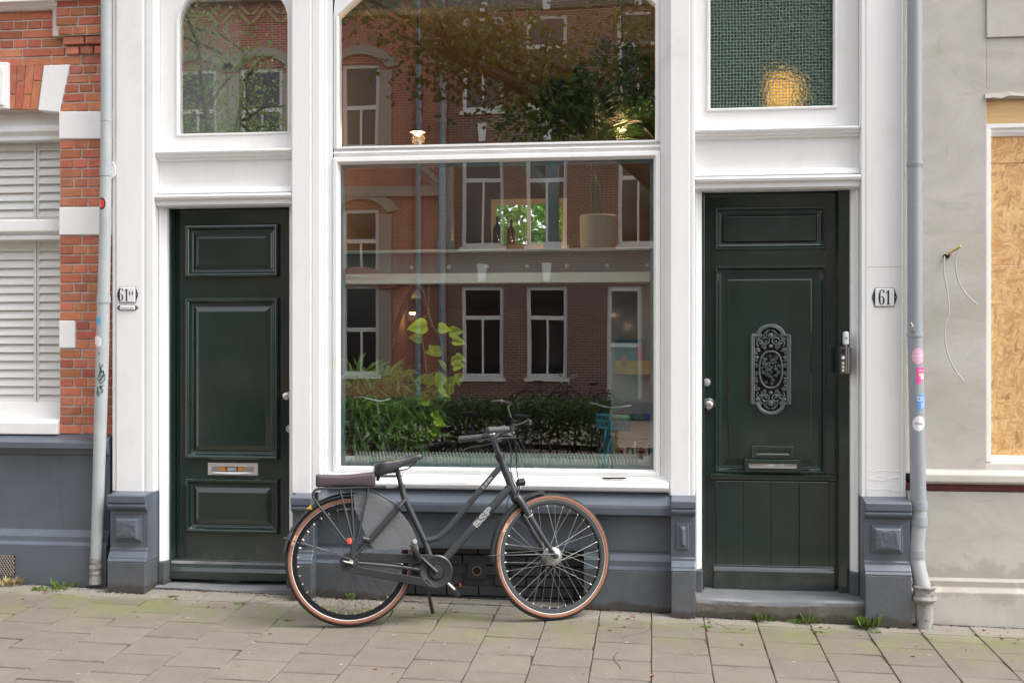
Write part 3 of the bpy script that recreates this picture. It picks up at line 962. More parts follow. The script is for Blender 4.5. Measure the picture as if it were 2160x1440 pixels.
# fanlights
def arch_pts(x0, x1, zsp, rise, n=20, kind='ell'):
    cx, a = (x0 + x1) / 2, (x1 - x0) / 2
    if kind == 'ell':
        return [(cx + a * math.cos(math.pi * i / n), zsp + rise * math.sin(math.pi * i / n)) for i in range(n + 1)]
    rr = (a * a + rise * rise) / (2 * rise)
    th = math.asin(a / rr)
    return [(cx + rr * math.sin(th - 2 * th * i / n), zsp + rise - rr + rr * math.cos(th - 2 * th * i / n)) for i in range(n + 1)]
def arched_frame(name, x0, x1, zb_, ztop, gx0, gx1, gb, spring, rise, kind, y, bead, par, m=WHITE):
    """board with an arched opening; the inner edge carries a small bead"""
    ap = arch_pts(gx0, gx1, spring, rise, 24, kind)          # right to left
    inner = [(gx0, gb), (gx1, gb)] + ap
    def shrink(d):
        cx = (gx0 + gx1) / 2
        out = [(gx0 - d, gb - d), (gx1 + d, gb - d)]
        for (a, b) in ap:
            v = Vector((a - cx, (b - spring) + .25))
            v.normalize()
            out.append((a + (d if a > cx else -d) * (1 if abs(a - cx) > .9 * (gx1 - gx0) / 2 else abs(v.x)), b + d * v.y))
        return out
    outer = [(x0, zb_), (x1, zb_)]
    cx = (gx0 + gx1) / 2
    for (a, b) in ap:
        t = (a - gx0) / (gx1 - gx0)
        outer.append((x0 + (x1 - x0) * t, ztop) if 0 < t < 1 else ((x1, spring) if t >= 1 else (x0, spring)))
    mb = MB()
    dpt = [(outer, y + .08), (outer, y), (shrink(.016), y), (shrink(.013), y - .007), (shrink(.004), y - .007), (inner, y + .002), (inner, y + .08)]
    mb.loops([[(a, yy, b) for a, b in lp] for lp, yy in dpt], False, False)
    o = add(name, mb, m, par)
    return o, inner
zL = lambda y: Z(y, 495, .05)
gx0, gx1 = X(380, .06), X(609, .06)
fl, inn = arched_frame('fanlight', XB_ + .002, XC - .002, Z(314, 485, .03), TOPZ, gx0, gx1, zL(281), zL(46), (zL(0) - zL(85)), 'ell', .035, 0, shop)
mb = MB(); mb.prism([(a, .062, b) for a, b in inn], (0, .005, 0)); add('pane', mb, PANE_FAN, fl)

zR = lambda y: Z(y, 1630, .05)
gx0, gx1 = X(1498, .05), X(1757, .05)
mb = MB()
wall_open(mb, XD + .002, XE - .002, Z(268, 1632, .03), TOPZ, .03, .11, [(gx0 - .02, gx1 + .02, zR(227) - .02, 4.3)])
fr = add('fanlight', mb, WHITE, shop)
mb = MB()
mb.rect_rings(gx0 - .021, gx1 + .021, zR(227) - .021, 4.3, [(0, .06), (0, .024), (.006, .018), (.014, .018), (.021, .034), (.021, .08)], False)
add('glazing_bead', mb, WHITE, fr, bevel=.002)
def wired_glass():
    m, n, l, b = nodes('wired_cathedral_glass')
    n.remove(b)
    s = n.new('ShaderNodeSeparateXYZ')
    l.new(pos(n, l), s.inputs[0])
    pitch = 1 / .0195
    ws = []
    for i in (0, 2):
        wob = math_node(n, l, 'MULTIPLY_ADD', noise(n, l, pos(n, l), 5, 2), .012, s.outputs[i])
        fr_ = math_node(n, l, 'FRACT', math_node(n, l, 'MULTIPLY', wob, pitch))
        ws.append(math_node(n, l, 'LESS_THAN', math_node(n, l, 'ABSOLUTE', math_node(n, l, 'SUBTRACT', fr_, .5)), .075))
    wire = math_node(n, l, 'MAXIMUM', ws[0], ws[1])
    v = n.new('ShaderNodeTexVoronoi')
    v.feature = 'SMOOTH_F1'
    v.inputs['Scale'].default_value = 52
    l.new(pos(n, l), v.inputs['Vector'])
    hgt = math_node(n, l, 'ADD', v.outputs['Distance'], math_node(n, l, 'MULTIPLY', noise(n, l, pos(n, l), 90, 3), .6))
    bn = n.new('ShaderNodeBump')
    bn.inputs['Strength'].default_value = .55
    bn.inputs['Distance'].default_value = .011
    l.new(hgt, bn.inputs['Height'])
    gl = n.new('ShaderNodeBsdfGlass')
    gl.inputs['Color'].default_value = (.74, .84, .76, 1)
    gl.inputs['Roughness'].default_value = .06
    gl.inputs['IOR'].default_value = 1.5
    l.new(bn.outputs[0], gl.inputs['Normal'])
    di = n.new('ShaderNodeBsdfDiffuse')
    di.inputs[0].default_value = (.22, .31, .26, 1)
    mx = n.new('ShaderNodeMixShader')
    l.new(math_node(n, l, 'MULTIPLY', wire, .75), mx.inputs[0])
    l.new(gl.outputs[0], mx.inputs[1]); l.new(di.outputs[0], mx.inputs[2])
    l.new(mx.outputs[0], n['Material Output'].inputs['Surface'])
    return m
mb = MB(); mb.box(gx0 - .002, gx1 + .002, .058, .066, zR(227) - .002, 4.3); add('pane', mb, wired_glass(), fr)

# ------------------------------------------------------------ big shop window
zc = lambda y, Y=.02: Z(y, 1050, Y)
sx0, sx1 = X(702, .0), X(1393, .0)
g0, g1 = X(716.5, .04), X(1380.5, .04)
ztr0, ztr1 = zc(338), zc(306)           # transom
mb = MB()
mb.box(sx0 + .001, sx1 - .001, .022, .12, zc(330), zc(303))
prof_x(mb, sx0 + .001, sx1 - .001, [(.05, zc(313)), (.012, zc(314)), (.004, zc(317)), (.012, zc(320)), (.05, zc(322))])
tr_ = add('transom', mb, WHITE, shop, bevel=.003)
up, inn = arched_frame('upper_window_frame', sx0 + .001, sx1 - .001, zc(306.5), TOPZ, X(716, .04), X(1382, .04), zc(304, .04), zc(24, .04), .40, 'seg', .014, 0, shop)
mb = MB(); mb.prism([(a, .046, b) for a, b in inn], (0, .005, 0)); add('pane', mb, PANE_TOP, up)
lw = MB()
zb0, zt0 = zc(1001, .0), zc(326, .0)
lw.rect_rings(sx0 + .001, sx1 - .001, zb0, zt0, [(0, .08), (0, -.004), (.004, -.010), (.026, -.012), (.031, -.006), (.034, .012), (.040, .022), (.040, .09)], False)
lwo = add('lower_window_frame', lw, WHITE, shop, bevel=.0015)
mb = MB(); mb.box(sx0 + .036, sx1 - .036, .03, .035, zb0 + .036, zt0 - .036); add('pane', mb, PANE, lwo)
# sill
mb = MB()
zsl = lambda y, Y: Z(y, 1050, Y)
prof_x(mb, X(690, -.03), X(1411, -.03), [(.15, zsl(998, 0)), (-.015, zsl(1001, 0)), (-.016, zsl(1006, 0)), (-.03, zsl(1007.5, -.03)), (-.034, zsl(1011, -.03)), (-.06, zsl(1013, -.06)), (-.078, zsl(1018, -.08)), (-.082, zsl(1024, -.08)), (-.072, zsl(1030, -.07)), (-.05, zsl(1033, -.05)), (.15, zsl(1033, -.05))])
sil = add('window_sill', mb, WHITE, shop, bevel=.003)
for a, b, y in ((1269, 1321, 1008), (774, 850, 1003)):
    c0, c1 = P(a, y, -.034), P(b, y, -.034)
    mb = MB(); mb.tube([c0, c0.lerp(c1, .1), c0.lerp(c1, .9), c1], [.002, .0055, .0055, .002], 8)
    add('weep_slot', mb, DARKHOLE, sil)
# stone ledge and plinth wall below
zl = lambda y, Y=-.05: Z(y, 1050, Y)
px0, px1 = X(661, -.1) - .004, X(1415.6, -.1) + .006
mb = MB()
prof_x(mb, px0, px1, [(.2, zl(1031)), (-.02, zl(1033, -.02)), (-.104, zl(1057, -.11)), (-.114, zl(1061, -.12)), (-.118, zl(1067, -.12)), (-.116, zl(1080, -.12)), (-.110, zl(1083, -.12)), (.2, zl(1083, -.12))])
led = add('stone_ledge', mb, SLATE, shop, bevel=.004)
rx0, rx1 = X(846, -.04), X(1232, -.04)
mb = MB()
prof_x(mb, px0, px1, [(.2, zl(1084)), (-.04, zl(1084)), (-.04, zl(1152)), (-.034, zl(1159)), (.2, zl(1159))])
for a, b in ((px0, rx0), (rx1, px1)):
    prof_x(mb, a, b, [(.2, zl(1159.5)), (-.04, zl(1159.5)), (-.04, zl(1163)), (-.062, zl(1176, -.06)), (-.064, zl(1188, -.06)), (-.082, zl(1194, -.08)), (-.082, zl(1196, -.08)), (.2, zl(1196, -.08))])
pw = add('plinth_wall', mb, SLATE, shop, bevel=.003)
for a, b in ((px0 + .001, rx0 - .0005), (rx1 + .0005, px1 - .001)):
    mb = MB(); mb.box(a, b, -.0815, .2, -.12, zl(1196, -.08) - .0006)
    add('base_course', mb, SLATE_LOW, pw, bevel=.004)
# recessed painted brick below the header
BR2 = mat('black_painted_brick', (.030, .031, .034), .6, var=.2, vs=18, bump=.35, bs=70, rnd=.15, stain=((.07, .06, .05), 9, .55, .8, .5))
mb = MB(); mb.box(rx0 - .05, rx1 + .05, .075, .2, -.1, zl(1150)); rw = add('recess_wall', mb, BR2, pw)
pm = [piece_mesh('brick', BR2, (.012, .05, .12), .01, 70 + i) for i in range(3)]
zr0 = -.03
for k in range(6):
    x = rx0 - .03 - (.1 if k % 2 else 0)
    while x < rx1:
        w = .2
        xa, xb = max(x, rx0 - .02), min(x + w, rx1 + .02)
        if xb - xa > .04 and not (k in (2, 3) and xa < X(1005, .05) < xb):
            inst('brick', pm[(k + int(x * 10)) % 3], Vector(((xa + xb) / 2, .075, zr0 + (k + .5) * .065)), (xb - xa - .009, .05, .056), pw)
        x += w
c = P(1006, 1203, .04)
mb = MB(); mb.box(c.x - .06, c.x + .055, .045, .08, c.z - .055, c.z + .045)
vb = add('vent_block', mb, BR2, pw, bevel=.008)
mb = MB(); mb.lathe([(.024, 0), (.030, 0), (.030, .008), (.024, .008)], (c.x, .044, c.z), (0, -1, 0), 20, False); add('vent_rim', mb, mat('bare_clay', (.2, .13, .09), .8), pw, smooth=True)
mb = MB(); mb.lathe([(.0245, 0), (.001, .001)], (c.x, .0445, c.z), (0, -1, 0), 20); add('vent_hole', mb, DARKHOLE, pw)

# ------------------------------------------------------------ thresholds
mb = MB()
xa, xb = XD - .0, XE + .02
n = 14
zt = Z(1264, 1640, -.15)
ls = []
for i in range(n + 1):
    t = i / n
    x = xa + .002 + (xb - xa - .004) * t
    hol = .012 * math.exp(-((t - .42) / .25) ** 2)
    ls.append([(x, .2, -.1), (x, -.135, -.1), (x, -.145 - .003 * math.sin(9 * t), zt - .012 - hol * .9), (x, -.138, zt - hol), (x, .2, zt + .004)])
mb.loops(ls)
ts = add('threshold_stone', mb, BLUESTONE, shop, smooth=True)
mb = MB()
r2 = random.Random(8)
mb.loops([[(xa + .004 + (xb - xa - .008) * i / 30, -.1462 - r2.uniform(0, .002), -.08), (xa + .004 + (xb - xa - .008) * i / 30, -.1492 - r2.uniform(0, .002), zt - .028 - r2.uniform(0, .008) - .010 * math.exp(-((i / 30 - .42) / .25) ** 2))] for i in range(31)], False, False, False)
add('dirty_riser', mb, foot_stain(mat('grimy_stone', (.105, .092, .075), .9, var=.35, vs=12, bump=.4, stain=((.22, .2, .17), 9, .52, .7, .6)), (.05, .04, .03), .04), ts)
mb = MB()
ls = []
zt = Z(1229, 480, .1)
for i in range(n + 1):
    t = i / n
    x = XB_ + .004 + (XC - XB_ - .008) * t
    hol = .012 * math.exp(-((t - .55) / .25) ** 2)
    yf = -.05 + .02 * t
    ls.append([(x, .3, -.1), (x, yf, -.1), (x, yf, zt - .006 - hol), (x, yf + .008, zt - hol), (x, .3, zt + .002)])
mb.loops(ls)
add('threshold_stone', mb, BLUESTONE, shop, smooth=True)

# ------------------------------------------------------------ doors
def green_frame(x0, x1, l0, l1, zb_, zt_):
    mb = MB()
    mb.box(x0, l0 - .003, .075, .25, zb_, zt_)
    mb.box(l1 + .003, x1, .075, .25, zb_, zt_)
    add('inner_door_frame', mb, GREEN, shop, bevel=.004)
YD = .15
# left door
dx0, dx1 = X(372, YD), X(372, YD) + .79
dz0, dz1 = Z(1224, 485, YD), Z(425, 485, YD)
green_frame(XB_ + .040, XC - .002, dx0, dx1, dz0 - .02, dz1)
mb = MB(); mb.box(dx0, dx1, YD, YD + .05, dz0, dz1)
dl = add('door', mb, GREEN, shop, 'dark green door with three bold raised panels and a steel letter plate', bevel=.003)
BOL = [(0, YD + .004), (0, YD - .020), (.006, YD - .030), (.016, YD - .032), (.022, YD - .029), (.028, YD - .022), (.036, YD - .008), (.040, YD - .006), (.044, YD - .006), (.048, YD - .001), (.051, YD - .0005), (.053, YD + .0), (.058, YD - .003), (.088, YD - .015), (.089, YD - .0165)]
for ya, yb in ((474, 585), (628, 968), (1009, 1123)):
    mb = MB()
    mb.rect_rings(X(393, YD), X(590, YD), Z(yb, 490, YD), Z(ya, 490, YD), BOL, True)
    add('raised_panel', mb, GREEN, dl, bevel=.0012)
mb = MB()
prof_x(mb, dx0 - .03, dx1, [(YD + .01, Z(1178, 485, YD)), (YD - .012, Z(1180, 485, YD)), (YD - .014, Z(1183, 485, YD)), (YD - .03, Z(1188, 485, YD)), (YD - .066, Z(1197, 485, YD - .05)), (YD - .078, Z(1205, 485, YD - .06)), (YD - .082, Z(1216, 485, YD - .06)), (YD - .074, Z(1222, 485, YD - .06)), (YD + .01, Z(1223, 485, YD - .06))])
add('weather_bar', mb, GREEN, dl, bevel=.003)
# steel letter plate
mb = MB()
xa, xb, za, zb_ = X(439, YD), X(544.5, YD), Z(1002, 490, YD), Z(975.5, 490, YD)
mb.rect_rings(xa, xb, za, zb_, [(0, YD), (0, YD - .005), (.003, YD - .008), (.026, YD - .008), (.027, YD - .004), (.030, YD - .0035)], True)
lp = add('letter_plate', mb, ALU, dl, bevel=.001)
mb = MB()
fx0, fx1, fz0, fz1 = xa + .029, xb - .029, za + .019, zb_ - .02
mb.box(fx0, fx1, YD - .009, YD - .003, fz0, fz1)
n = 8
mb.loops([[(fx0 + (fx1 - fx0) * i / n, YD - .010, fz0 + .004), (fx0 + (fx1 - fx0) * i / n, YD - .017, fz0 - .003 - .007 * math.sin(math.pi * i / n)), (fx0 + (fx1 - fx0) * i / n, YD - .006, fz0 - .006 - .007 * math.sin(math.pi * i / n)), (fx0 + (fx1 - fx0) * i / n, YD - .004, fz0)] for i in range(n + 1)])
add('letter_flap', mb, STEEL, dl, bevel=.001)
ORANGE = mat('orange_print', (.85, .26, .01), .5)
WPRINT = mat('white_print', (.75, .75, .75), .5)
BPRINT = mat('black_print', (.01, .01, .01), .4)
cz_ = (fz0 + fz1) / 2
s0, s1 = X(467, YD), X(513, YD)
mb = MB(); mb.box(s0, s1, YD - .0098, YD - .009, cz_ - .014, cz_ + .014); add('no_post_sticker', mb, BPRINT, dl)
for a in (s0 + .0165, s1 - .0165):
    mb = MB(); mb.box(a - .0145, a + .0145, YD - .0102, YD - .0095, cz_ - .011, cz_ + .011); add('sticker_square', mb, ORANGE, dl)
    add('sticker_word', on_wall(text_mb('NEE', .016, sx=.8), (a, YD - .0106, cz_)), BPRINT, dl)
mb = MB()
for k in range(3):
    mb.box(s0 + .045 - k * .003, s1 - .045 + k * .004, YD - .0102, YD - .0095, cz_ + .006 - k * .0075, cz_ + .009 - k * .0075)
add('sticker_lines', mb, WPRINT, dl)
# knob and lock at its right edge
c = P(603, 835, YD - .05)
mb = MB(); mb.lathe([(.001, .0), (.024, .0), (.027, .004), (.024, .010), (.012, .014), (.011, .03), (.016, .036), (.025, .046), (.027, .056), (.022, .066), (.010, .071), (.001, .072)], (c.x + .006, YD, c.z), (0, -1, 0), 20, False)
add('door_knob', mb, STEEL, dl, smooth=True)
c = P(612, 904, YD)
mb = MB(); mb.lathe([(.001, 0), (.026, 0), (.026, .006), (.001, .008)], (c.x, YD, c.z), (0, -1, 0), 20, False)
add('lock', mb, STEEL, dl, smooth=True)

# right door
ex0, ex1 = X(1486, YD), X(1764, YD)
ez0, ez1 = Z(1246, 1632, YD), Z(392, 1632, YD)
green_frame(XD + .04, XE - .04, ex0, ex1, ez0 - .02, ez1)
mb = MB()
pxa, pxb = X(1508, YD), X(1741, YD)
hol = [(pxa, pxb, Z(527, 1625, YD), Z(437, 1625, YD)), (pxa, pxb, Z(997, 1625, YD), Z(561, 1625, YD))]
wall_open(mb, ex0, ex1, ez0, ez1, YD, YD + .05, hol)
dr = add('door', mb, GREEN, shop, 'worn dark green door with an ornate iron grille and boarded lower half', bevel=.0)
for i, hh in enumerate(hol):
    mb = MB()
    w = (.028, .055) if i == 0 else (.068, .085)
    mb.rect_rings(hh[0], hh[1], hh[2], hh[3], [(0, YD), (.0, YD - .006), (.004, YD - .012), (.012, YD - .011), (.016, YD - .002), (.026, YD + .012), (.036, YD + .014), (.038, YD + .02), (w[0] + .012, YD + .021), (w[0] + .018, YD + .019), (w[1], YD + .006), (w[1] + .001, YD + .005)], True)
    add('recessed_panel', mb, GREEN, dr, bevel=.0012)
mb = MB()
prof_x(mb, X(1499, YD), X(1763, YD), [(YD + .002, Z(998, 1630, YD)), (YD - .022, Z(999, 1630, YD)), (YD - .034, Z(1001, 1630, YD)), (YD - .034, Z(1004, 1630, YD)), (YD - .022, Z(1006, 1630, YD)), (YD - .018, Z(1011, 1630, YD)), (YD + .002, Z(1014, 1630, YD))])
add('rail_moulding', mb, GREEN, dr, bevel=.002)
for a, b in ((1511, 1566), (1567.4, 1625), (1626.4, 1685), (1686.4, 1749)):
    mb = MB(); mb.box(X(a, YD), X(b, YD), YD - .012, YD + .01, Z(1196, 1630, YD), Z(1014, 1630, YD))
    add('board', mb, GREEN, dr, bevel=.004)
mb = MB()
prof_x(mb, X(1504, YD), X(1759, YD), [(YD, Z(1190, 1630, YD)), (YD - .016, Z(1191, 1630, YD)), (YD - .018, Z(1195, 1630, YD)), (YD - .03, Z(1199, 1630, YD)), (YD - .036, Z(1203, 1630, YD)), (YD - .036, Z(1246, 1630, YD - .03)), (YD, Z(1246, 1630, YD))])
add('kick_board', mb, GREEN, dr, bevel=.004)
# two letter slots
mb = MB()
xa, xb = X(1586, YD), X(1673, YD)
za, zb_ = Z(966, 1630, YD), Z(940, 1630, YD)
yy = YD + .005
mb.rect_rings(xa, xb, za, zb_, [(0, yy), (0, yy - .02), (.003, yy - .022), (.020, yy - .022), (.026, yy - .02), (.030, yy - .008)], True)
add('letter_slot', mb, GREEN, dr, bevel=.001)
mb = MB(); prof_x(mb, xa + .028, xb - .028, [(yy - .008, za + .027), (yy - .024, za + .024), (yy - .024, za + .028), (yy - .008, za + .034)]); add('slot_lip', mb, STEEL, dr, bevel=.001)
mb = MB()
xa, xb = X(1569, YD), X(1688, YD)
za, zb_ = Z(994, 1630, YD), Z(967.5, 1630, YD)
yy = YD - .002
mb.rect_rings(xa, xb, za, zb_, [(0, yy + .01), (0, yy - .036), (.003, yy - .040), (.024, yy - .040), (.025, yy - .034)], True)
lb = add('letter_box', mb, GREEN, dr, bevel=.001)
mb = MB(); mb.rect_rings(xa + .0255, xb - .0255, za + .0255, zb_ - .0255, [(0, yy - .033), (0, yy - .041), (.0025, yy - .041), (.0026, yy - .036)], True); add('flap_rim', mb, STEEL, dr)
mb = MB(); prof_x(mb, xa + .03, xb - .03, [(yy - .036, za + .036), (yy - .05, za + .028), (yy - .05, za + .025), (yy - .036, za + .024)]); add('flap_lip', mb, STEEL, dr, bevel=.001)
cc = (za + zb_) / 2 + .006
xm = (xa + xb) / 2
add('sticker_word', on_wall(text_mb('NEE', .017, sx=.8), (xm - .045, yy - .0375, cc)), WPRINT, dr)
add('sticker_word', on_wall(text_mb('JA', .017, sx=.8), (xm + .030, yy - .0375, cc)), mat('mint_print', (.12, .75, .5), .5), dr)
mb = MB(); mb.box(xm - .027, xm + .013, yy - .0376, yy - .036, cc - .006, cc - .001); mb.box(xm - .02, xm + .005, yy - .0376, yy - .036, cc + .001, cc + .004); mb.box(xm + .046, xm + .066, yy - .0376, yy - .036, cc - .004, cc + .004)
add('sticker_lines', mb, WPRINT, dr)
for nm, px, py, r in (('door_knob', 1493, 853, .040), ('lock', 1489, 806, .024)):
    c = P(px, py, YD)
    mb = MB()
    pr = [(.001, 0), (r, 0), (r, .006), (r * .85, .012), (r * .80, .02), (r * .8, .03), (r * .65, .042), (r * .3, .048), (.001, .049)] if nm == 'door_knob' else [(.001, 0), (r, 0), (r, .008), (r * .62, .010), (r * .6, .016), (.001, .017)]
    mb.lathe(pr, (c.x + .004, YD, c.z), (0, -1, 0), 22, False)
    add(nm, mb, STEEL if nm == 'door_knob' else ALU, dr, smooth=True)
    mb = MB(); mb.lathe([(r + .002, 0), (r + .009, 0), (r + .009, .004), (r + .002, .005)], (c.x + .004, YD, c.z), (0, -1, 0), 22, False); add('rose', mb, BLACK, dr, smooth=True)

# ornate cast grille
IRONG = mat('painted_cast_iron', (.075, .088, .082), .32, var=.25, vs=30, coat=.2)
gx = lambda px: X(px, YD)
gzv = lambda py: Z(py, 1625, YD)
s_ = gx(1626) - gx(1625)
yb_ = YD + .004
mb = MB()
def gp(u, v, d):                      # grille coordinates: photograph-sized units from its centre
    return Vector((gx(1625.3) + u * s_, yb_ - d, gzv(779) + v * s_))
out = [(-41, 75), (-29, 75)] + [(29 * math.cos(R(a)) * 1.0, 73 + 23 * math.sin(R(a))) for a in range(172, 0, -12)] + [(29, 75), (41, 75), (41, -75), (29, -75)] + [(29 * math.cos(R(a)), -73 + 23 * math.sin(R(a))) for a in range(-8, -180, -12)] + [(-29, -75), (-41, -75)]
back = MB(); back.prism([gp(u, v, .0005) for u, v in out], (0, .01, 0))
gb_ = add('grille_back', back, DARKHOLE, dr)
mb.tube([gp(u * .965, v * .985, .012) for u, v in out + out[:1]], .0105, 8)
mb.tube([gp(u * .86, v * .955, .016) for u, v in out + out[:1]], .0055, 6)
for sx_ in (-1, 1):
    for k in range(58):
        mb.ball(gp(sx_ * 35.5, -71 + k * 2.5, .016), .0058, 6)
ov = [(19.5 * math.cos(R(a)), 33 * math.sin(R(a)) * (1 if True else 1) + 0) for a in range(0, 360, 12)]
ov = [(24 * math.copysign(abs(math.cos(R(a))) ** .8, math.cos(R(a))), 39 * math.copysign(abs(math.sin(R(a))) ** .9, math.sin(R(a)))) for a in range(0, 361, 10)]
mb.tube([gp(u, v, .022) for u, v in ov], .0062, 8)
r2 = random.Random(12)
for _ in range(70):                   # bouquet of leaves and blossoms in the oval
    a, rr = r2.uniform(0, 6.28), math.sqrt(r2.random())
    u, v = 19 * rr * math.cos(a), 33 * rr * math.sin(a)
    if r2.random() < .45:
        mb.ball(gp(u, v, r2.uniform(.012, .026)), r2.uniform(.006, .0125), 8, 1, .7, 1)
    else:
        dv = r2.uniform(0, 6.28)
        mb.tube([gp(u, v, .014), gp(u + 4 * math.cos(dv), v + 4 * math.sin(dv), .026), gp(u + 8 * math.cos(dv), v + 8 * math.sin(dv), .016)], [.003, .009, .002], 6)
for sv_ in (1, -1):                   # mirrored scrolls above and below
    for sx_ in (1, -1):
        for (cu, cv, rr, a0, a1) in ((0, 73, 15, -20, 200), (10, 60, 9, 30, 330), (22, 56, 8, -60, 240), (14, 47, 6, 0, 280), (28, 66, 6, 40, 330), (28, 40, 7, -90, 200), (30, 24, 6, -120, 160), (30, 8, 5, 0, 300), (22, 72, 5, 0, 300)):
            pts = [gp(sx_ * (cu + rr * (1 - .45 * i / 9) * math.cos(R(a0 + (a1 - a0) * i / 9))), sv_ * (cv + rr * (1 - .45 * i / 9) * math.sin(R(a0 + (a1 - a0) * i / 9))), .014) for i in range(10)]
            mb.tube(pts, [.005] * 8 + [.006, .007], 6)
            mb.ball(gp(sx_ * cu, sv_ * cv, .016), .010 if rr > 5 else .008, 8, 1, .8, 1)
    mb.ball(gp(0, sv_ * 72, .02), .020, 10, .9, .6, 1.1)
    mb.ball(gp(0, sv_ * 50, .016), .014, 8)
add('grille', mb, IRONG, dr, smooth=True)

# ------------------------------------------------------------ plates, bell and intercom (each its own thing)
ENAM = mat('white_enamel', (.78, .78, .79), .15, var=.01, coat=.5)
def numeral_strokes(mb, cx, cz, h, y, ch):
    s = h / 10.
    if ch == '6':
        pts = [(1.35, 8.1), (1.5, 9.0), (.9, 9.8), (0, 9.9), (-.9, 9.2), (-1.3, 7.4), (-1.42, 5), (-1.35, 2.4), (-.95, .7), (0, .1), (.95, .7), (1.35, 2.2), (1.35, 3.8), (.9, 5.0), (0, 5.5), (-.7, 5.1)]
        ws = [1.1, .9, .6, .5, .7, 1.1, 1.25, 1.2, .9, .45, .9, 1.15, 1.1, .7, .4, .3]
    elif ch == '1':
        pts = [(.2, .2), (.2, 3), (.2, 6), (.2, 9.6)]
        ws = [1.15] * 4
        ribbon(mb, [(cx - 1.1 * s, cz + .25 * s), (cx + 1.5 * s, cz + .25 * s)], .45 * s, y)
        ribbon(mb, [(cx - 1.2 * s, cz + 8.0 * s), (cx - .2 * s, cz + 8.5 * s), (cx + .3 * s, cz + 9.5 * s)], [.9 * s, .7 * s, .3 * s], y - .0001)
    ribbon(mb, [(cx + a * s, cz + b * s) for a, b in pts], [w * s for w in ws], y - .0002)
def plate(pxa, pxb, pya, pyb, y, label, letters, slim=False):
    xa, xb, zb_, za = X(pxa, y), X(pxb, y), Z(pya, (pxa + pxb) / 2, y), Z(pyb, (pxa + pxb) / 2, y)
    t = thing('house_number_plate' if not slim else 'name_plate', label, 'number plate' if not slim else 'name plate', (xa, y, za))
    w = (xb - xa)
    ea = w * (.115 if not slim else .13)
    h2 = (za + zb_) / 2
    mb = MB()
    mb.prism([(xa, y, h2 - .004), (xa + ea, y, za), (xb - ea, y, za), (xb, y, h2 - .004), (xb, y, h2 + .004), (xb - ea, y, zb_), (xa + ea, y, zb_), (xa, y, h2 + .004)], (0, -.003, 0))
    add('backing', mb, BLACK, t)
    mb = MB()
    mb.rect_rings(xa + ea, xb - ea, za + .002, zb_ - .002, [(0, y - .002), (.001, y - .006), (.005, y - .0095), (.006, y - .0098)], True)
    f = add('enamel_face', mb, ENAM, t, bevel=.003)
    for xx in (xa + ea * .45, xb - ea * .45):
        mb = MB(); mb.ball((xx, y - .003, h2), .0032, 8); add('screw', mb, STEEL, t, smooth=True)
    yf = y - .0104
    mb = MB()
    if slim:
        mb = on_wall(text_mb(letters, .018, sx=.62), ((xa + xb) / 2, yf, h2))
        add('lettering', mb, mat('grey_print', (.3, .33, .36), .5), t)
    else:
        hh = (zb_ - za) * .78
        cx = (xa + xb) / 2 - (.022 if 'H' in letters else 0)
        numeral_strokes(mb, cx - .018, za + (zb_ - za) * .11, hh, yf, '6')
        numeral_strokes(mb, cx + .018, za + (zb_ - za) * .11, hh, yf, '1')
        if 'H' in letters:
            u, v, k = cx + .05, zb_ - .043, .011
            for dx in (-1, 1):
                ribbon(mb, [(u + dx * k, v - .014), (u + dx * k, v + .014)], .006, yf)
            ribbon(mb, [(u - k, v), (u + k, v)], .0035, yf)
        add('numerals', mb, BPRINT, t)
plate(247.5, 291, 604.5, 638.5, YP - .001, 'white enamel house number plate reading 61 with a small H, beside the left door', '61H')
plate(247.5, 291, 643.5, 654.5, YP - .001, 'narrow white enamel name plate under the 61 H number plate', 'Kniphorst & Unsal', True)
plate(1839.5, 1892, 607, 647, YP - .001, 'white enamel house number plate reading 61 on the right pilaster', '61')
ic = thing('intercom', 'slim dark intercom with silver trim beside the right green door', 'intercom', P(1783, 790, -.0))
mb = MB(); mb.box(X(1771, 0), X(1795, 0), -.03, .05, Z(788, 1783, 0), Z(732, 1783, 0)); add('housing', mb, mat('dark_grey_plastic', (.06, .065, .07), .4), ic, bevel=.003)
mb = MB()
for a, b in ((1782, 1785), (1787, 1789.5)):
    mb.box(X(a, 0), X(b, 0), -.033, -.029, Z(787, 1783, 0), Z(733, 1783, 0))
add('trim', mb, STEEL, ic)
for yy_ in (766, 773.5, 781):
    mb = MB(); mb.box(X(1774, 0), X(1779, 0), -.034, -.029, Z(yy_ + 2.6, 1783, 0), Z(yy_ - 2.6, 1783, 0)); add('button', mb, mat('cream_button', (.55, .5, .36), .5), ic, bevel=.001)
mb = MB(); mb.box(X(1774, 0), X(1779.5, 0), -.033, -.029, Z(757, 1783, 0), Z(751, 1783, 0)); add('name_card', mb, WPRINT, ic)
mb = MB(); mb.box(X(1772.5, 0), X(1781, 0), -.032, -.029, Z(746, 1783, 0), Z(736, 1783, 0)); add('speaker_slot', mb, BLACK, ic)
bl = thing('doorbell', 'small white plastic doorbell above the intercom', 'doorbell', P(1784, 732, 0))
mb = MB(); mb.box(X(1779, 0), X(1790, 0), -.024, .04, Z(728, 1784, 0), Z(699, 1784, 0)); add('housing', mb, mat('white_plastic', (.72, .73, .74), .35, var=.01), bl, bevel=.012, seg=3)
mb = MB(); mb.lathe([(.001, 0), (.008, 0), (.007, .002), (.001, .0025)], (X(1784, 0), -.024, Z(713, 1784, 0)), (0, -1, 0), 14, False); add('button', mb, mat('grey_button', (.3, .31, .32), .4), bl, smooth=True)
mb = MB(); mb.tube([P(1785, 727, -.005), P(1786, 734, -.004)], .003, 6); add('wire', mb, WHITE, bl)

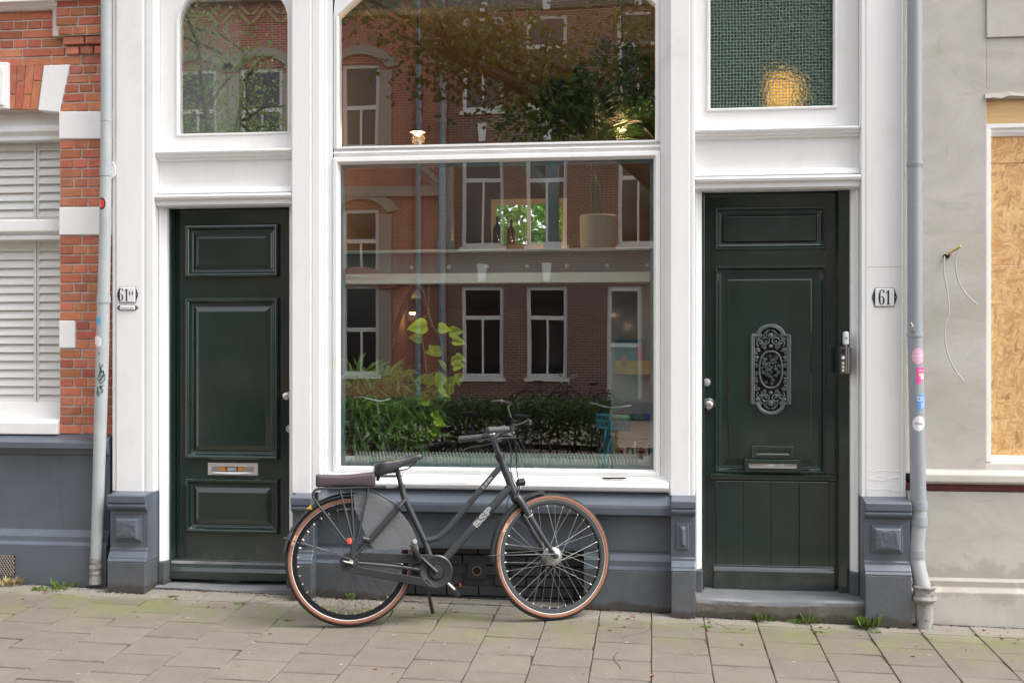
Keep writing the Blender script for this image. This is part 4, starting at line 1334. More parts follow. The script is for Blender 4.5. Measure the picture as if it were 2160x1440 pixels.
# ------------------------------------------------------------ drainpipes
def smooth_path(q, sub=4):
    ctl = [q[0]] + list(q) + [q[-1]]
    out = []
    for i in range(1, len(ctl) - 2):
        a, b, c, d = ctl[i - 1:i + 3]
        for k in range(sub):
            t = k / sub
            out.append(.5 * ((2 * b) + (c - a) * t + (2 * a - 5 * b + 4 * c - d) * t * t + (-a + 3 * b - 3 * c + d) * t ** 3))
    out.append(Vector(q[-1]))
    return out
def pipe_patch(mb, c, r, w, h, a_mid, shape='round', n=14):
    """sticker wrapped round a pipe at centre c; a_mid: angle from the street-facing direction towards +x"""
    rows = []
    for k in range(n + 1):
        v = -1 + 2 * k / n
        half = math.sqrt(max(0, 1 - v * v)) if shape == 'round' else 1.0
        row = []
        for i in range(n + 1):
            u = (-1 + 2 * i / n) * half
            a = a_mid + u * w / 2 / r
            row.append((c.x + math.sin(a) * (r + .0007), c.y - math.cos(a) * (r + .0007), c.z + v * h / 2))
        rows.append(row)
    return mb.loops(rows, False, False, False)
def pipe_text(s, size, c, r, a_mid, sx=1., lift=.0012, rot=0.):
    mb = text_mb(s, size, sx=sx)
    cr, sr = math.cos(rot), math.sin(rot)
    def f(p):
        u, v = p.x * cr - p.y * sr, p.x * sr + p.y * cr
        a = a_mid + u / r
        return Vector((c.x + math.sin(a) * (r + lift), c.y - math.cos(a) * (r + lift), c.z + v))
    return mb.xform(f)
YL = -.10
lp_ = thing('drainpipe', 'worn pale grey leaning drainpipe between the brick house and the shopfront', 'drainpipe', P(201, 1212, YL))
path = [P(224.5, -90, YL), P(224.5, 100, YL), P(224, 300, YL), P(222, 480, YL), P(218.5, 625, YL), P(216, 740, YL), P(211.5, 900, YL), P(207, 1050, YL), P(202.5, 1180, YL)]
mb = MB(); mb.tube(path, [.0345, .0345, .035, .0365, .0385, .041, .0395, .037, .035], 20, False)
add('pipe', mb, PIPE_OLD, lp_, smooth=True)
def at_path(py):
    for a, b in zip(path, path[1:]):
        ya, yb = a.z, b.z
        zz = Z(py, 215, YL)
        if yb <= zz <= ya:
            return a.lerp(b, (ya - zz) / (ya - yb))
for py, r, hgt in ((631, .0425, .05), (362, .0385, .06), (255, .0365, .012)):
    c = at_path(py)
    mb = MB(); mb.lathe([(r - .008, -hgt / 2), (r, -hgt / 2), (r + .0008, 0), (r, hgt / 2), (r - .008, hgt / 2)], c, (0, 0, 1), 20, False)
    add('pipe_collar', mb, PIPE_OLD, lp_, smooth=True)
c = P(202, 1190, YL)
mb = MB(); mb.lathe([(.030, .05), (.037, .045), (.039, .025), (.037, .015), (.036, .0), (.041, -.006), (.041, -.022), (.036, -.028), (.036, -.045), (.040, -.05), (.040, -.06), (.036, -.066), (.043, -.12)], c, (0, 0, 1), 20, False)
add('pipe_foot', mb, IRON, lp_, smooth=True)
mb = MB(); mb.tube([P(229, 350, -.07), P(237, 343, -.064), P(242, 350, -.062), P(243, 366, -.062), P(236, 376, -.066), P(232, 372, -.07)], .006, 8); mb.box(X(236, -.06), X(243, -.06), -.066, -.058, Z(372, 240, -.06), Z(348, 240, -.06)); add('bracket', mb, WHITE, lp_, smooth=True)
RED = mat('red_sticker', (.62, .04, .03), .4); LBLUE = mat('sky_blue_sticker', (.13, .42, .68), .45); WSTK = mat('white_sticker', (.72, .71, .70), .5, var=.05)
c = at_path(431)
mb = MB(); pipe_patch(mb, c, .0362, .052, .078, -.25); add('sticker', mb, BPRINT, lp_, 'round black and red sticker')
mb = MB(); pipe_patch(mb, c, .0370, .036, .056, -.20); add('sticker_centre', mb, RED, lp_)
mb = MB()
for k in range(6):
    pipe_patch(mb, c + Vector((0, 0, -.022 + k * .009)), .0376, .008, .005, -.55 - .05 * (k % 2), 'sq', 4)
add('sticker_print', mb, WSTK, lp_)
c = at_path(677)
mb = MB(); pipe_patch(mb, c, .0395, .042, .05, -.35, 'sq'); add('sticker', mb, LBLUE, lp_, 'small sky blue sticker')
mb = MB()
for k in range(9):
    a = 2 * math.pi * k / 8
    pipe_patch(mb, c + Vector((0, 0, .011 * math.sin(a))), .0402, .006, .006, -.35 + .011 * math.cos(a) / .04, 'round', 4)
add('sticker_print', mb, mat('blue_print', (.05, .3, .55), .4), lp_)
c = at_path(721)
mb = MB(); pipe_patch(mb, c, .0412, .05, .075, -.3, 'round', 9); pipe_patch(mb, c + Vector((-.004, 0, .008)), .0416, .036, .055, -.5, 'sq', 6); add('torn_sticker', mb, WSTK, lp_)
mb = MB(); pipe_patch(mb, c + Vector((0, 0, -.030)), .0414, .034, .014, -.25, 'round', 6); add('sticker_edge', mb, mat('pale_pink', (.68, .45, .5), .5), lp_)
mb = MB()
def scrawl(pts, w):
    q_ = smooth_path([P(a, b, YL - .0405) for a, b in pts], 4)
    mb.tube(q_, w, 5, True)
for pts in ([(209, 742), (209.5, 748)], [(206, 800), (213, 776), (218, 768)], [(210, 766), (212, 780), (213, 785)], [(210, 776), (216, 782), (219, 788)], [(212, 786), (218, 782), (219, 790), (213, 794), (211, 788)],
            [(208, 802), (216, 796), (221, 790), (220, 802), (211, 808), (213, 797)], [(211, 815), (219, 813)], [(212, 820), (211, 813), (217, 824), (212, 828)], [(205, 832), (206, 815)], [(208, 836), (208, 824)], [(216, 826), (216.5, 828)]):
    scrawl(pts, .0024)
add('graffiti_tag', mb, BPRINT, lp_)

YR = -.11
rp_ = thing('drainpipe', 'smooth grey plastic drainpipe with stickers between the shopfront and the rendered house', 'drainpipe', P(1950, 1325, YR))
RP = .0425
path2 = [P(1929.5, -90, YR), P(1929.5, 350, YR), P(1930, 700, YR), P(1934, 880, YR), P(1937.5, 1060, YR)]
mb = MB(); mb.tube(path2, [RP, RP, RP, RP * 1.02, RP * 1.04], 24, False); add('pipe', mb, PIPE, rp_, smooth=True)
el = smooth_path([P(1938, 1055, YR), P(1938, 1085, YR), P(1936, 1120, YR), P(1933, 1150, YR), P(1933, 1175, YR), P(1936, 1195, YR - .01), P(1942, 1220, YR - .025), P(1948, 1243, YR - .04), P(1949, 1256, YR - .04)], 3)
mb = MB(); mb.tube(el, .0455, 24, False); add('elbow', mb, mat('pale_pipe_plastic', (.35, .36, .37), .42, var=.04), rp_, smooth=True)
for py, px, r, hgt in ((345, 1929.5, RP + .003, .022), (352, 1929.5, RP + .002, .005), (707, 1930, RP + .003, .022), (1065, 1938, RP + .0065, .05), (1098, 1937.5, RP + .007, .055), (1168, 1933, RP + .006, .05)):
    c = P(px, py, YR)
    mb = MB(); mb.lathe([(r - .009, -hgt / 2), (r, -hgt / 2), (r + .001, 0), (r, hgt / 2), (r - .009, hgt / 2)], c, (0, 0, 1), 24, False)
    add('pipe_collar', mb, PIPE, rp_, smooth=True)
c = P(1949.5, 1252, YR - .04)
mb = MB(); mb.lathe([(.044, .05), (.062, .052), (.068, .046), (.067, .036), (.059, .030), (.058, -.008), (.066, -.014), (.070, -.026), (.066, -.036), (.05, -.05), (.049, -.24)], c, (0, 0, 1), 26, False)
add('iron_socket', mb, IRON, rp_, smooth=True)
mb = MB(); mb.tube([P(1917, 697, -.075), P(1918, 685, -.12), P(1922, 681, -.15), P(1926, 688, -.152), P(1926, 694, -.152)], .0035, 7); mb.box(X(1921, -.155), X(1928.5, -.155), -.160, -.148, Z(698, 1925, -.155), Z(688, 1925, -.155)); add('padlock', mb, STEEL, rp_, bevel=.001)
PINKS = mat('pale_pink_sticker', (.70, .36, .48), .5, var=.06); MAG = mat('magenta_sticker', (.72, .07, .32), .45); BLUES = mat('blue_sticker', (.10, .27, .58), .45, stain=((.6, .65, .7), 30, .6, .7, .5))
ctr = lambda py: P(1930 + max(0, (py - 700)) * .022, py, YR)
mb = MB(); pipe_patch(mb, ctr(751), RP, .078, .098, .18); add('sticker', mb, PINKS, rp_, 'round pale pink sticker')
for i, s in enumerate(('THE', 'HAPPY', 'BRAND')):
    add('sticker_word', pipe_text(s, .022, ctr(751) + Vector((0, 0, .022 - i * .022)), RP, .2, .9), WSTK, rp_)
mb = MB(); pipe_patch(mb, ctr(792), RP, .068, .095, .62, 'sq'); add('sticker', mb, MAG, rp_, 'square magenta sticker')
mb = MB(); pipe_patch(mb, ctr(793), RP + .0006, .024, .032, .75, 'sq', 6); add('sticker_print', mb, WSTK, rp_)
mb = MB(); pipe_patch(mb, ctr(790), RP + .0006, .010, .020, .30, 'sq', 4); pipe_patch(mb, ctr(781), RP + .0006, .04, .006, .6, 'sq', 5); add('sticker_print', mb, mat('yellow_print', (.6, .55, .15), .5), rp_)
mb = MB(); pipe_patch(mb, ctr(848), RP * 1.01, .072, .104, .62); add('sticker', mb, BLUES, rp_, 'round blue sticker with white letters')
add('sticker_word', pipe_text('DUS', .036, ctr(841), RP * 1.01, .66, 1.), WSTK, rp_)
add('sticker_word', pipe_text('JE', .036, ctr(853), RP * 1.01, .72, 1.), WSTK, rp_)
mb = MB(); pipe_patch(mb, ctr(892), RP * 1.01, .076, .09, .05); add('sticker', mb, WSTK, rp_, 'round white sticker')
add('sticker_word', pipe_text('tableau', .020, ctr(892), RP * 1.01, .08, .95, rot=-.08), mat('navy_print', (.02, .05, .3), .5), rp_)

# ------------------------------------------------------------ bicycle
FRAME = mat('matt_black_frame', (.036, .040, .046), .32, var=.1, specks=((.09, .09, .1), 120, .10))
PLAST = mat('black_plastic', (.027, .028, .030), .34, var=.15, specks=((.10, .10, .11), 90, .11))
RUBBER = mat('tyre_rubber', (.028, .027, .026), .85, var=.25, vs=40, bump=.3, bs=220)
TANWALL = mat('brown_tyre_wall', (.22, .088, .048), .65, var=.12, vs=20)
RIMB = mat('black_rim', (.012, .012, .013), .22)
SPK = mat('dark_spoke', (.09, .09, .09), .35, metal=.7)
SPK2 = mat('bright_spoke', (.32, .32, .31), .3, metal=.6)
CHR = mat('bright_nipple', (.75, .68, .55), .25, metal=.6)
GRIP = mat('grey_rubber_grip', (.055, .055, .058), .6)
REFL = mat('reflective_print', (.62, .64, .64), .4)
SADL = mat('black_saddle', (.026, .027, .030), .30, var=.3, vs=40, bump=.12, bs=120)
CUSH = mat('brown_leatherette', (.058, .040, .048), .42, var=.14, vs=10, bump=.10, bs=40)
HT0, HT1 = Vector((.877, 0, .944)), Vector((.955, 0, .741))
SAX = (HT0 - HT1).normalized()
STEER = Matrix.Translation(HT1) @ Matrix.Rotation(R(10), 4, SAX) @ Matrix.Translation(-HT1)
IDM = Matrix.Identity(4)
def V3(x, z, y=0.):
    return Vector((x, y, z))
def make_bicycle():
    A = (-1.700, -.70); B = (-.604, -.365)
    root = bpy.data.objects.new('bicycle', None)
    C.objects.link(root)
    WLOC[root.name] = Vector((0, 0, 0))
    tag(root, 'matt black city bicycle with brown-walled tyres parked on its kickstand in front of the window', 'bicycle')
    RA, FA, BB = V3(.012, .366), V3(1.185, .366), V3(.493, .299)
    def part(name, mb, m, par=root, T=IDM, **k):
        mb.xform(lambda q_: T @ q_)
        return add(name, mb, m, par, **k)
    def wheel(c, T, rear):
        mb = MB(); mb.lathe([(.300, -.011), (.312, -.013), (.330, -.013), (.330, .013), (.312, .013), (.300, .011), (.300, -.011)], c, (0, 1, 0), 56, False)
        w = part('wheel', mb, RIMB, T=T, smooth=True)
        ty = MB(); ty.lathe([(.324, -.010), (.332, -.0175), (.345, -.0205), (.356, -.0165), (.363, -.009), (.3665, 0), (.363, .009), (.356, .0165), (.345, .0205), (.332, .0175), (.324, .010)], c, (0, 1, 0), 64, False)
        part('tyre', ty, RUBBER, w, T, smooth=True)
        for sg in (-1, 1):
            s1 = MB(); s1.lathe([(.3320, sg * .0182), (.338, sg * .0203), (.344, sg * .0213), (.3485, sg * .0206), (.3505, sg * .0196)], c, (0, 1, 0), 64, False)
            part('tyre_wall', s1, TANWALL, w, T, smooth=True)
            s2 = MB(); s2.lathe([(.3285, sg * .0165), (.3312, sg * .0186)], c, (0, 1, 0), 64, False)
            part('reflective_line', s2, REFL, w, T)
            tr = MB(); tr.lathe([(.3340, sg * .0205), (.3480, sg * .0220)], c, (0, 1, 0), 10, False, R(196 if rear else 205), R(206 if rear else 215))
            part('tyre_lettering', tr, mat('tyre_print', (.50, .26, .17), .6), w, T)
        hr = .030 if rear else .046
        hb = MB(); hb.lathe([(.004, -.055), (.012, -.055), (.012, -.036), (hr, -.032), (hr, -.027), (hr * .62, -.022), (hr * .6, .022), (hr, .027), (hr, .032), (.012, .036), (.012, .055), (.004, .055)] if rear else
                            [(.004, -.05), (.014, -.05), (.016, -.040), (.034, -.036), (.048, -.031), (.052, -.027), (.052, -.022), (.044, -.018), (.044, .018), (.052, .022), (.052, .027), (.048, .031), (.014, .04), (.004, .05)], c, (0, 1, 0), 32, False)
        hubm = mat('silver_hub', (.34, .35, .35), .38, metal=.7, var=.2, vs=50) if not rear else mat('dark_hub', (.08, .08, .08), .4, metal=.5)
        part('hub', hb, hubm, w, T, smooth=True)
        n = 36
        for k in range(n):
            sg = -1 if k % 2 else 1
            a = 2 * math.pi * (k + .5) / n
            off = R(62) * (1 if (k // 2) % 2 else -1) * (.75 if not rear else 1)
            e = V3(c.x + .302 * math.cos(a), c.z + .302 * math.sin(a), sg * .003)
            h_ = V3(c.x + hr * 1.05 * math.cos(a + off), c.z + hr * 1.05 * math.sin(a + off), sg * .028)
            mb2 = MB()
            mb2.tube([h_, e], .0011 if not rear else .0010, 5)
            mb2.m = 1
            mb2.tube([h_.lerp(e, .95), e], .0027, 6)
            part('spoke', mb2, [SPK if rear else SPK2, CHR], w, T)
        return w
    wheel(RA, IDM, True)
    wheel(FA, STEER, False)
    # main frame
    fr_ = MB()
    fr_.tube([BB, V3(.431, .473), V3(.313, .722), V3(.300, .778)], [.0175] * 4, 14)
    fr_ = part('seat_tube', fr_, FRAME, smooth=True)
    mb = MB(); mb.tube(smooth_path([V3(.428, .470), V3(.462, .474), V3(.503, .485), V3(.535, .507), V3(.58, .551), V3(.714, .704), V3(.872, .884)]), .0175, 14); part('top_tube', mb, FRAME, smooth=True)
    mb = MB(); mb.tube([BB, V3(.55, .365), V3(.935, .772)], [.0215, .0225, .0235], 16); part('down_tube', mb, FRAME, smooth=True)
    mb = MB(); mb.tube([HT0 + SAX * .012, HT1 - SAX * .006], .0235, 18); part('head_tube', mb, FRAME, smooth=True)
    mb = MB()
    mb.lathe([(.018, -.017), (.0275, -.017), (.0282, -.002), (.0290, .0), (.0290, .018), (.0275, .026), (.018, .028)], HT0, SAX, 20, False)
    part('upper_headset', mb, PLAST, smooth=True)
    mb = MB(); mb.lathe([(.018, -.012), (.0275, -.010), (.0275, .006), (.018, .008)], HT1, SAX, 20, False)
    part('lower_headset', mb, PLAST, smooth=True)
    # pale badge on the head tube
    bd = MB(); bd.lathe([(.0242, 0), (.0242, .085)], HT1 + SAX * .03, SAX, 8, False, R(-40), R(30))
    part('head_badge', bd, REFL, smooth=True)
    for sg in (-1, 1):
        mb = MB(); mb.tube([V3(.318, .705, sg * .018), V3(.25, .63, sg * .055), V3(.16, .53, sg * .062), V3(.02, .385, sg * .064)], [.011, .010, .009, .008], 10); part('seat_stay', mb, FRAME, smooth=True)
        mb = MB(); mb.tube([V3(.475, .300, sg * .02), V3(.40, .312, sg * .048), V3(.25, .335, sg * .060), V3(.05, .358, sg * .064)], [.012, .0115, .0105, .010], 10); part('chain_stay', mb, FRAME, smooth=True)
        mb = MB(); mb.prism([V3(-.008, .352, sg * .066), V3(.045, .335, sg * .066), V3(.052, .368, sg * .066), V3(.030, .388, sg * .066), V3(.052, .47, sg * .066), V3(.014, .47, sg * .066), V3(.012, .395, sg * .066)], (0, .004, 0)); part('dropout', mb, FRAME, bevel=.001)
    mb = MB(); mb.lathe([(.003, -.078), (.012, -.078), (.012, -.068), (.003, -.066)], RA, (0, 1, 0), 8, False); mb.lathe([(.003, .078), (.012, .078), (.012, .068), (.003, .066)], RA, (0, 1, 0), 8, False); part('axle_nut', mb, CHR)
    mb = MB(); mb.tube([V3(-.035, .372, -.076), V3(-.02, .367, -.076), V3(.02, .358, -.076)], [.003, .010, .013], 8, True, .5); part('hub_lever', mb, ALU, smooth=True)
    # lettering
    def tube_text(s, size, p0, p1, t, r, outline, sx, m):
        mb = text_mb(s, size, outline, sx)
        d = (p1 - p0).normalized()
        up = Vector((-d.z, 0, d.x))
        o = p0.lerp(p1, t)
        def f(q_):
            v = max(-r * .97, min(r * .97, q_.y))
            return o + d * q_.x + up * v + Vector((0, -math.sqrt(r * r - v * v) - .0006 - max(q_.z, 0) * .3, 0))
        mb.xform(f)
        return part('lettering', mb, m)
    tube_text('BSP', .050, V3(.55, .365), V3(.935, .772), .57, .0235, .0010, 1.85, REFL)
    tube_text('D-SEVEN', .020, V3(.714, .704), V3(.872, .884), .52, .0178, 0, 1.1, REFL)
    # fork and front end turn with the bars
    mb = MB(); mb.tube([HT1 - SAX * .004, HT1 - SAX * .03, HT1 - SAX * .045], [.021, .025, .026], 16)
    mb.tube([V3(HT1.x + .012, HT1.z - .03, -.032), V3(HT1.x + .014, HT1.z - .034, 0), V3(HT1.x + .012, HT1.z - .03, .032)], .022, 14)
    part('fork_crown', mb, FRAME, T=STEER, smooth=True)
    for sg in (-1, 1):
        mb = MB(); mb.tube(smooth_path([V3(.967, .712, sg * .030), V3(.990, .675, sg * .040), V3(1.034, .600, sg * .046), V3(1.10, .490, sg * .051), V3(1.150, .415, sg * .054), V3(1.185, .366, sg * .055)]), [.021, .021, .021, .021, .0205, .020, .020, .0195, .019, .0185, .018, .0175, .017, .016, .015, .0145, .014, .0135, .013, .0125, .012], 12)
        part('fork_blade', mb, FRAME, T=STEER, smooth=True)
    mb = MB(); mb.lathe([(.003, -.075), (.013, -.074), (.015, -.066), (.015, -.058), (.004, -.057)], FA, (0, 1, 0), 14, False); mb.lathe([(.003, .075), (.013, .074), (.015, .066), (.015, .058), (.004, .057)], FA, (0, 1, 0), 14, False); part('axle_nut', mb, PLAST, T=STEER, smooth=True)
    mb = MB(); mb.lathe([(.0225, 0), (.0225, .004)], V3(1.034, .600, -.046), (V3(1.034, .600) - V3(1.10, .49)), 12, False); part('fork_line', mb, REFL, T=STEER)
    ST = HT0 + SAX * .115
    mb = MB(); mb.tube([HT0 + SAX * .01, ST, ST + Vector((.006, 0, .012))], [.0155, .0155, .017], 14); part('stem', mb, FRAME, T=STEER, smooth=True)
    mb = MB(); mb.tube([ST, ST + Vector((.02, 0, .014)), ST + Vector((.045, 0, .03))], [.018, .020, .021], 12); part('stem_clamp', mb, FRAME, T=STEER, smooth=True)
    BC = ST + Vector((.045, 0, .030))
    bar = smooth_path([BC + Vector((-.150, -.27, -.005)), BC + Vector((-.05, -.235, .006)), BC + Vector((.010, -.15, .006)), BC + Vector((.008, -.06, .0)), BC, BC + Vector((.008, .06, .0)), BC + Vector((.010, .15, .006)), BC + Vector((-.05, .235, .006)), BC + Vector((-.150, .27, -.005))])
    mb = MB(); mb.tube(bar, .0112, 10); hb = part('handlebar', mb, FRAME, T=STEER, smooth=True)
    for sg in (-1, 1):
        p0 = BC + Vector((-.030, sg * .225, .006)); p1 = BC + Vector((-.175, sg * .278, -.008))
        mb = MB(); mb.tube([p0, p0.lerp(p1, .1), p0.lerp(p1, .5), p0.lerp(p1, .88), p0.lerp(p1, .97), p1], [.0165, .0175, .018, .021, .0195, .012], 14); part('grip', mb, GRIP, T=STEER, smooth=True)
        mb = MB(); mb.tube([BC + Vector((.002, sg * .19, .006)), BC + Vector((-.028, sg * .222, .006))], [.021, .021], 14); part('shifter_collar', mb, PLAST, T=STEER, smooth=True)
        mb = MB(); mb.tube(smooth_path([BC + Vector((.012, sg * .165, -.008)), BC + Vector((.02, sg * .20, -.03)), BC + Vector((-.02, sg * .255, -.045)), BC + Vector((-.10, sg * .295, -.055)), BC + Vector((-.135, sg * .30, -.07))]), [.006] * 5 + [.005] * 8 + [.004] * 4, 8); part('brake_lever', mb, PLAST, T=STEER, smooth=True)
        mb = MB(); mb.box(BC.x - .002, BC.x + .03, sg * .15 - .012, sg * .15 + .012, BC.z - .022, BC.z + .008); part('lever_clamp', mb, ALU if sg < 0 else PLAST, T=STEER, bevel=.004)
    mb = MB(); mb.lathe([(.001, .022), (.012, .018), (.019, .008), (.020, 0), (.001, 0)], BC + Vector((-.01, .11, .008)), (-.3, 0, 1), 14, False); part('bell', mb, STEEL, T=STEER, smooth=True)
    for i, (dy, dx) in enumerate(((-.05, .055), (-.03, .07), (.04, .06))):
        mb = MB(); mb.tube(smooth_path([BC + Vector((.012, dy * 3, -.01)), BC + Vector((dx, dy * 1.6, -.02)), BC + Vector((dx + .02, dy, -.10)), BC + Vector((dx + .03 - .01 * i, dy * .7, -.22)), HT1 + Vector((.030, dy * .5, .03)), HT1 + Vector((.0, dy * .6 - .02, -.02))]), .0026, 6); part('brake_cable', mb, BLACK, T=STEER, smooth=True)
    mb = MB(); mb.tube(smooth_path([V3(.95, .74, -.03), V3(.915, .70, -.034), V3(.90, .62, -.034), V3(.86, .585, -.03), V3(.80, .57, -.026)]), .0024, 6); part('brake_cable', mb, BLACK, smooth=True)
    # front lamp
    LC = V3(1.000, .795)
    mb = MB(); mb.tube([LC + Vector((-.028, 0, 0)), LC + Vector((-.022, 0, 0)), LC + Vector((.018, 0, .006)), LC + Vector((.026, 0, .007))], [.014, .021, .024, .022], 4, True); lm = part('headlamp', mb, PLAST, T=STEER, bevel=.003)
    mb = MB(); mb.lathe([(.001, .0275), (.016, .026), (.018, .022)], LC + Vector((0, 0, .006)), (1, 0, .15), 14, False); part('lens', mb, ENAM, lm, T=STEER, smooth=True)
    mb = MB(); mb.tube([LC + Vector((0, 0, -.018)), V3(.985, .745), V3(.965, .71, -.01)], .004, 6); part('lamp_bracket', mb, ALU, T=STEER, smooth=True)
    # mudguards
    def guard(c, a0, a1, T, hw, n=40, rad=.385):
        mb = MB()
        ls = []
        for i in range(n + 1):
            a = R(a0 + (a1 - a0) * i / n)
            row = []
            for k in range(7):
                b_ = -1 + 2 * k / 6
                rr = rad - .014 * b_ * b_
                row.append(V3(c.x + rr * math.cos(a), c.z + rr * math.sin(a), hw * b_))
            ls.append(row)
        ls2 = [[p_ + (V3(c.x, c.z, p_.y) - p_).normalized() * .002 for p_ in row][::-1] + row for row in ls]
        mb.loops(ls2)
        return mb
    part('rear_mudguard', guard(RA, 5, 172, IDM, .030), PLAST, smooth=True)
    part('front_mudguard', guard(FA, 97, 184, STEER, .029), PLAST, T=STEER, smooth=True)
    for c, tip, T, sg in ((RA, V3(-.350, .500), IDM, 0), (FA, V3(.795, .380), STEER, 0)):
        for y in (-1, 1):
            mb = MB(); mb.tube([V3(c.x, c.z + .012, y * .066), tip + Vector((0, y * .034, 0)), tip + Vector((-.012, y * .030, 0))], .0032, 6); part('mudguard_stay', mb, FRAME, T=T, smooth=True)
    mb = MB(); mb.prism([V3(-.240, .663, -.0315), V3(-.214, .688, -.0315), V3(-.208, .660, -.0315)], (0, .002, 0)); part('yellow_reflector', mb, mat('amber_reflector', (.7, .42, .05), .3))
    # coat guard
    mb = MB()
    pg = [(.022, .742)] + [(RA.x + .389 * math.cos(R(a)), RA.z + .389 * math.sin(R(a))) for a in range(82, 6, -6)] + [(.395, .405), (.36, .425), (.15, .428), (.115, .46), (.030, .66)]
    mb.prism([V3(a, b_, -.040) for a, b_ in pg], (0, .002, 0))
    m, n, l, b_ = nodes('smoky_coat_guard')
    b_.inputs['Base Color'].default_value = (.26, .27, .28, 1)
    b_.inputs['Roughness'].default_value = .35
    tr = n.new('ShaderNodeBsdfTransparent')
    tr.inputs[0].default_value = (.75, .75, .75, 1)
    mx = n.new('ShaderNodeMixShader')
    mx.inputs[0].default_value = .38
    l.new(tr.outputs[0], mx.inputs[1]); l.new(b_.outputs[0], mx.inputs[2])
    l.new(mx.outputs[0], n['Material Output'].inputs['Surface'])
    part('coat_guard', mb, m)
    mb = MB(); mb.lathe([(.001, 0), (.014, 0), (.013, .003), (.001, .004)], V3(.372, .470, -.042), (0, -1, 0), 14, False); part('guard_button', mb, ALU, smooth=True)
    # chain case
    CCM = PLAST
    mb = MB()
    tl, bl_ = [], []
    pts = [(.030, .421), (.495, .389), (.495, .345), (.03, .376)]
    mb.prism([V3(a, b_, -.062) for a, b_ in [(.02, .4215), (.50, .392), (.45, .342), (.075, .366), (.03, .370)]], (0, .022, 0))
    lowp = [(.0, .304), (.50, .202), (.44, .262), (.06, .336), (.03, .342)]
    mb.prism([V3(a, b_, -.0625) for a, b_ in lowp], (0, .022, 0))
    lend = [(.03, .4205), (.0, .419), (-.025, .410), (-.045, .392), (-.053, .366), (-.048, .340), (-.028, .318), (.0, .3065), (.03, .3005), (.045, .335), (.028, .350), (.026, .372), (.045, .386)]
    mb.prism([V3(a, b_, -.0615) for a, b_ in lend], (0, .022, 0))
    cc = part('chain_case', mb, CCM, bevel=.004)
    mb = MB(); mb.lathe([(.001, .034), (.046, .034), (.048, .040), (.052, .040), (.054, .036), (.060, .037), (.088, .044), (.094, .040), (.096, .020), (.001, .020)], BB + Vector((0, -.02, 0)), (0, -1, 0), 40, False); part('chain_case_disc', mb, CCM, smooth=True)
    # cranks and pedals
    for sg, tip in ((-1, V3(.372, .415)), (1, V3(.614, .183))):
        y = sg * .075
        mb = MB(); mb.tube([V3(BB.x, BB.z, y), V3(BB.x, BB.z, y).lerp(V3(tip.x, tip.z, y), .5), V3(tip.x, tip.z, y)], [.019, .013, .011], 10, True, .7); mb.lathe([(.001, .012), (.040, .010), (.043, .0), (.040, -.01)], V3(BB.x, BB.z, sg * .058), (0, sg, 0), 24, False)
        part('crank', mb, PLAST if sg < 0 else ALU, smooth=True)
        c = V3(tip.x, tip.z, sg * .13)
        ux, uz = Vector((.55, 0, -.83)), Vector((.83, 0, .55))
        pd = MB()
        for a, b0, b1 in ((-.044, -.05, .05), (.044, -.05, .05)):
            pd.box(a - .005, a + .005, -.048, .048, -.012, .012)
        for b0 in (-.045, .0, .045):
            pd.box(-.044, .044, b0 - .006, b0 + .006, -.010, .010)
        pd.xform(lambda q_: c + ux * q_.x + Vector((0, q_.y, 0)) + uz * q_.z)
        p = part('pedal', pd, PLAST, bevel=.002)
        if sg > 0:
            rf = MB(); rf.box(-.003, .003, -.02, .02, -.008, .008); rf.xform(lambda q_: c + Vector((.040, 0, .02)) + q_); part('pedal_reflector', rf, mat('orange_reflector', (.7, .14, .02), .3), p)
    # kickstand on the far side
    mb = MB(); mb.tube([V3(.44, .25, .03), V3(.452, .20, .06), V3(.492, .058, .155)], [.010, .0095, .0085], 10); ks = part('kickstand', mb, PLAST, smooth=True)
    mb = MB(); mb.tube([V3(.475, .12, .113), V3(.496, .045, .163)], [.0115, .0115], 8); part('stand_foot', mb, PLAST, ks, smooth=True)
    mb = MB(); mb.ball(V3(.488, .086, .124), .0035, 6); part('red_dot', mb, RED, ks)
    # seat post and saddle
    mb = MB(); mb.tube([V3(.303, .765), V3(.272, .885)], .0135, 14); part('seat_post', mb, PLAST, smooth=True)
    mb = MB(); mb.lathe([(.017, -.012), (.0215, -.012), (.0215, .012), (.017, .012)], V3(.300, .778), (-.25, 0, 1), 16, False); mb.tube([V3(.280, .778, -.006), V3(.262, .776, -.006)], .006, 8); part('seat_clamp', mb, PLAST, smooth=True)
    prof = [(.138, .045, .905, .070), (.148, .092, .916, .094), (.185, .100, .926, .096), (.225, .090, .930, .084), (.270, .062, .934, .068), (.320, .042, .946, .056), (.375, .032, .962, .046), (.412, .025, .966, .038), (.426, .010, .956, .022)]
    ls = []
    for x, hw, zt, th in prof:
        lp = []
        for k in range(16):
            a = 2 * math.pi * k / 16
            cy_, sz = math.cos(a), math.sin(a)
            zz = zt - th * (.0 if sz > .2 else .0)
            top = zt + .004 * sz - (.010 * (abs(cy_) ** 3)) - (.006 if abs(cy_) < .3 and sz > 0 and x < .36 else 0)
            bot = zt - th + .012 * (1 - abs(cy_))
            lp.append(V3(x, top if sz >= 0 else bot + (top - bot) * .25 * abs(cy_), hw * math.copysign(abs(cy_) ** .7, cy_)))
        ls.append(lp)
    mb = MB(); mb.loops(ls)
    sd_ = part('saddle', mb, SADL, smooth=2)
    sub = sd_.modifiers.new('soft', 'SUBSURF'); sub.levels = sub.render_levels = 2
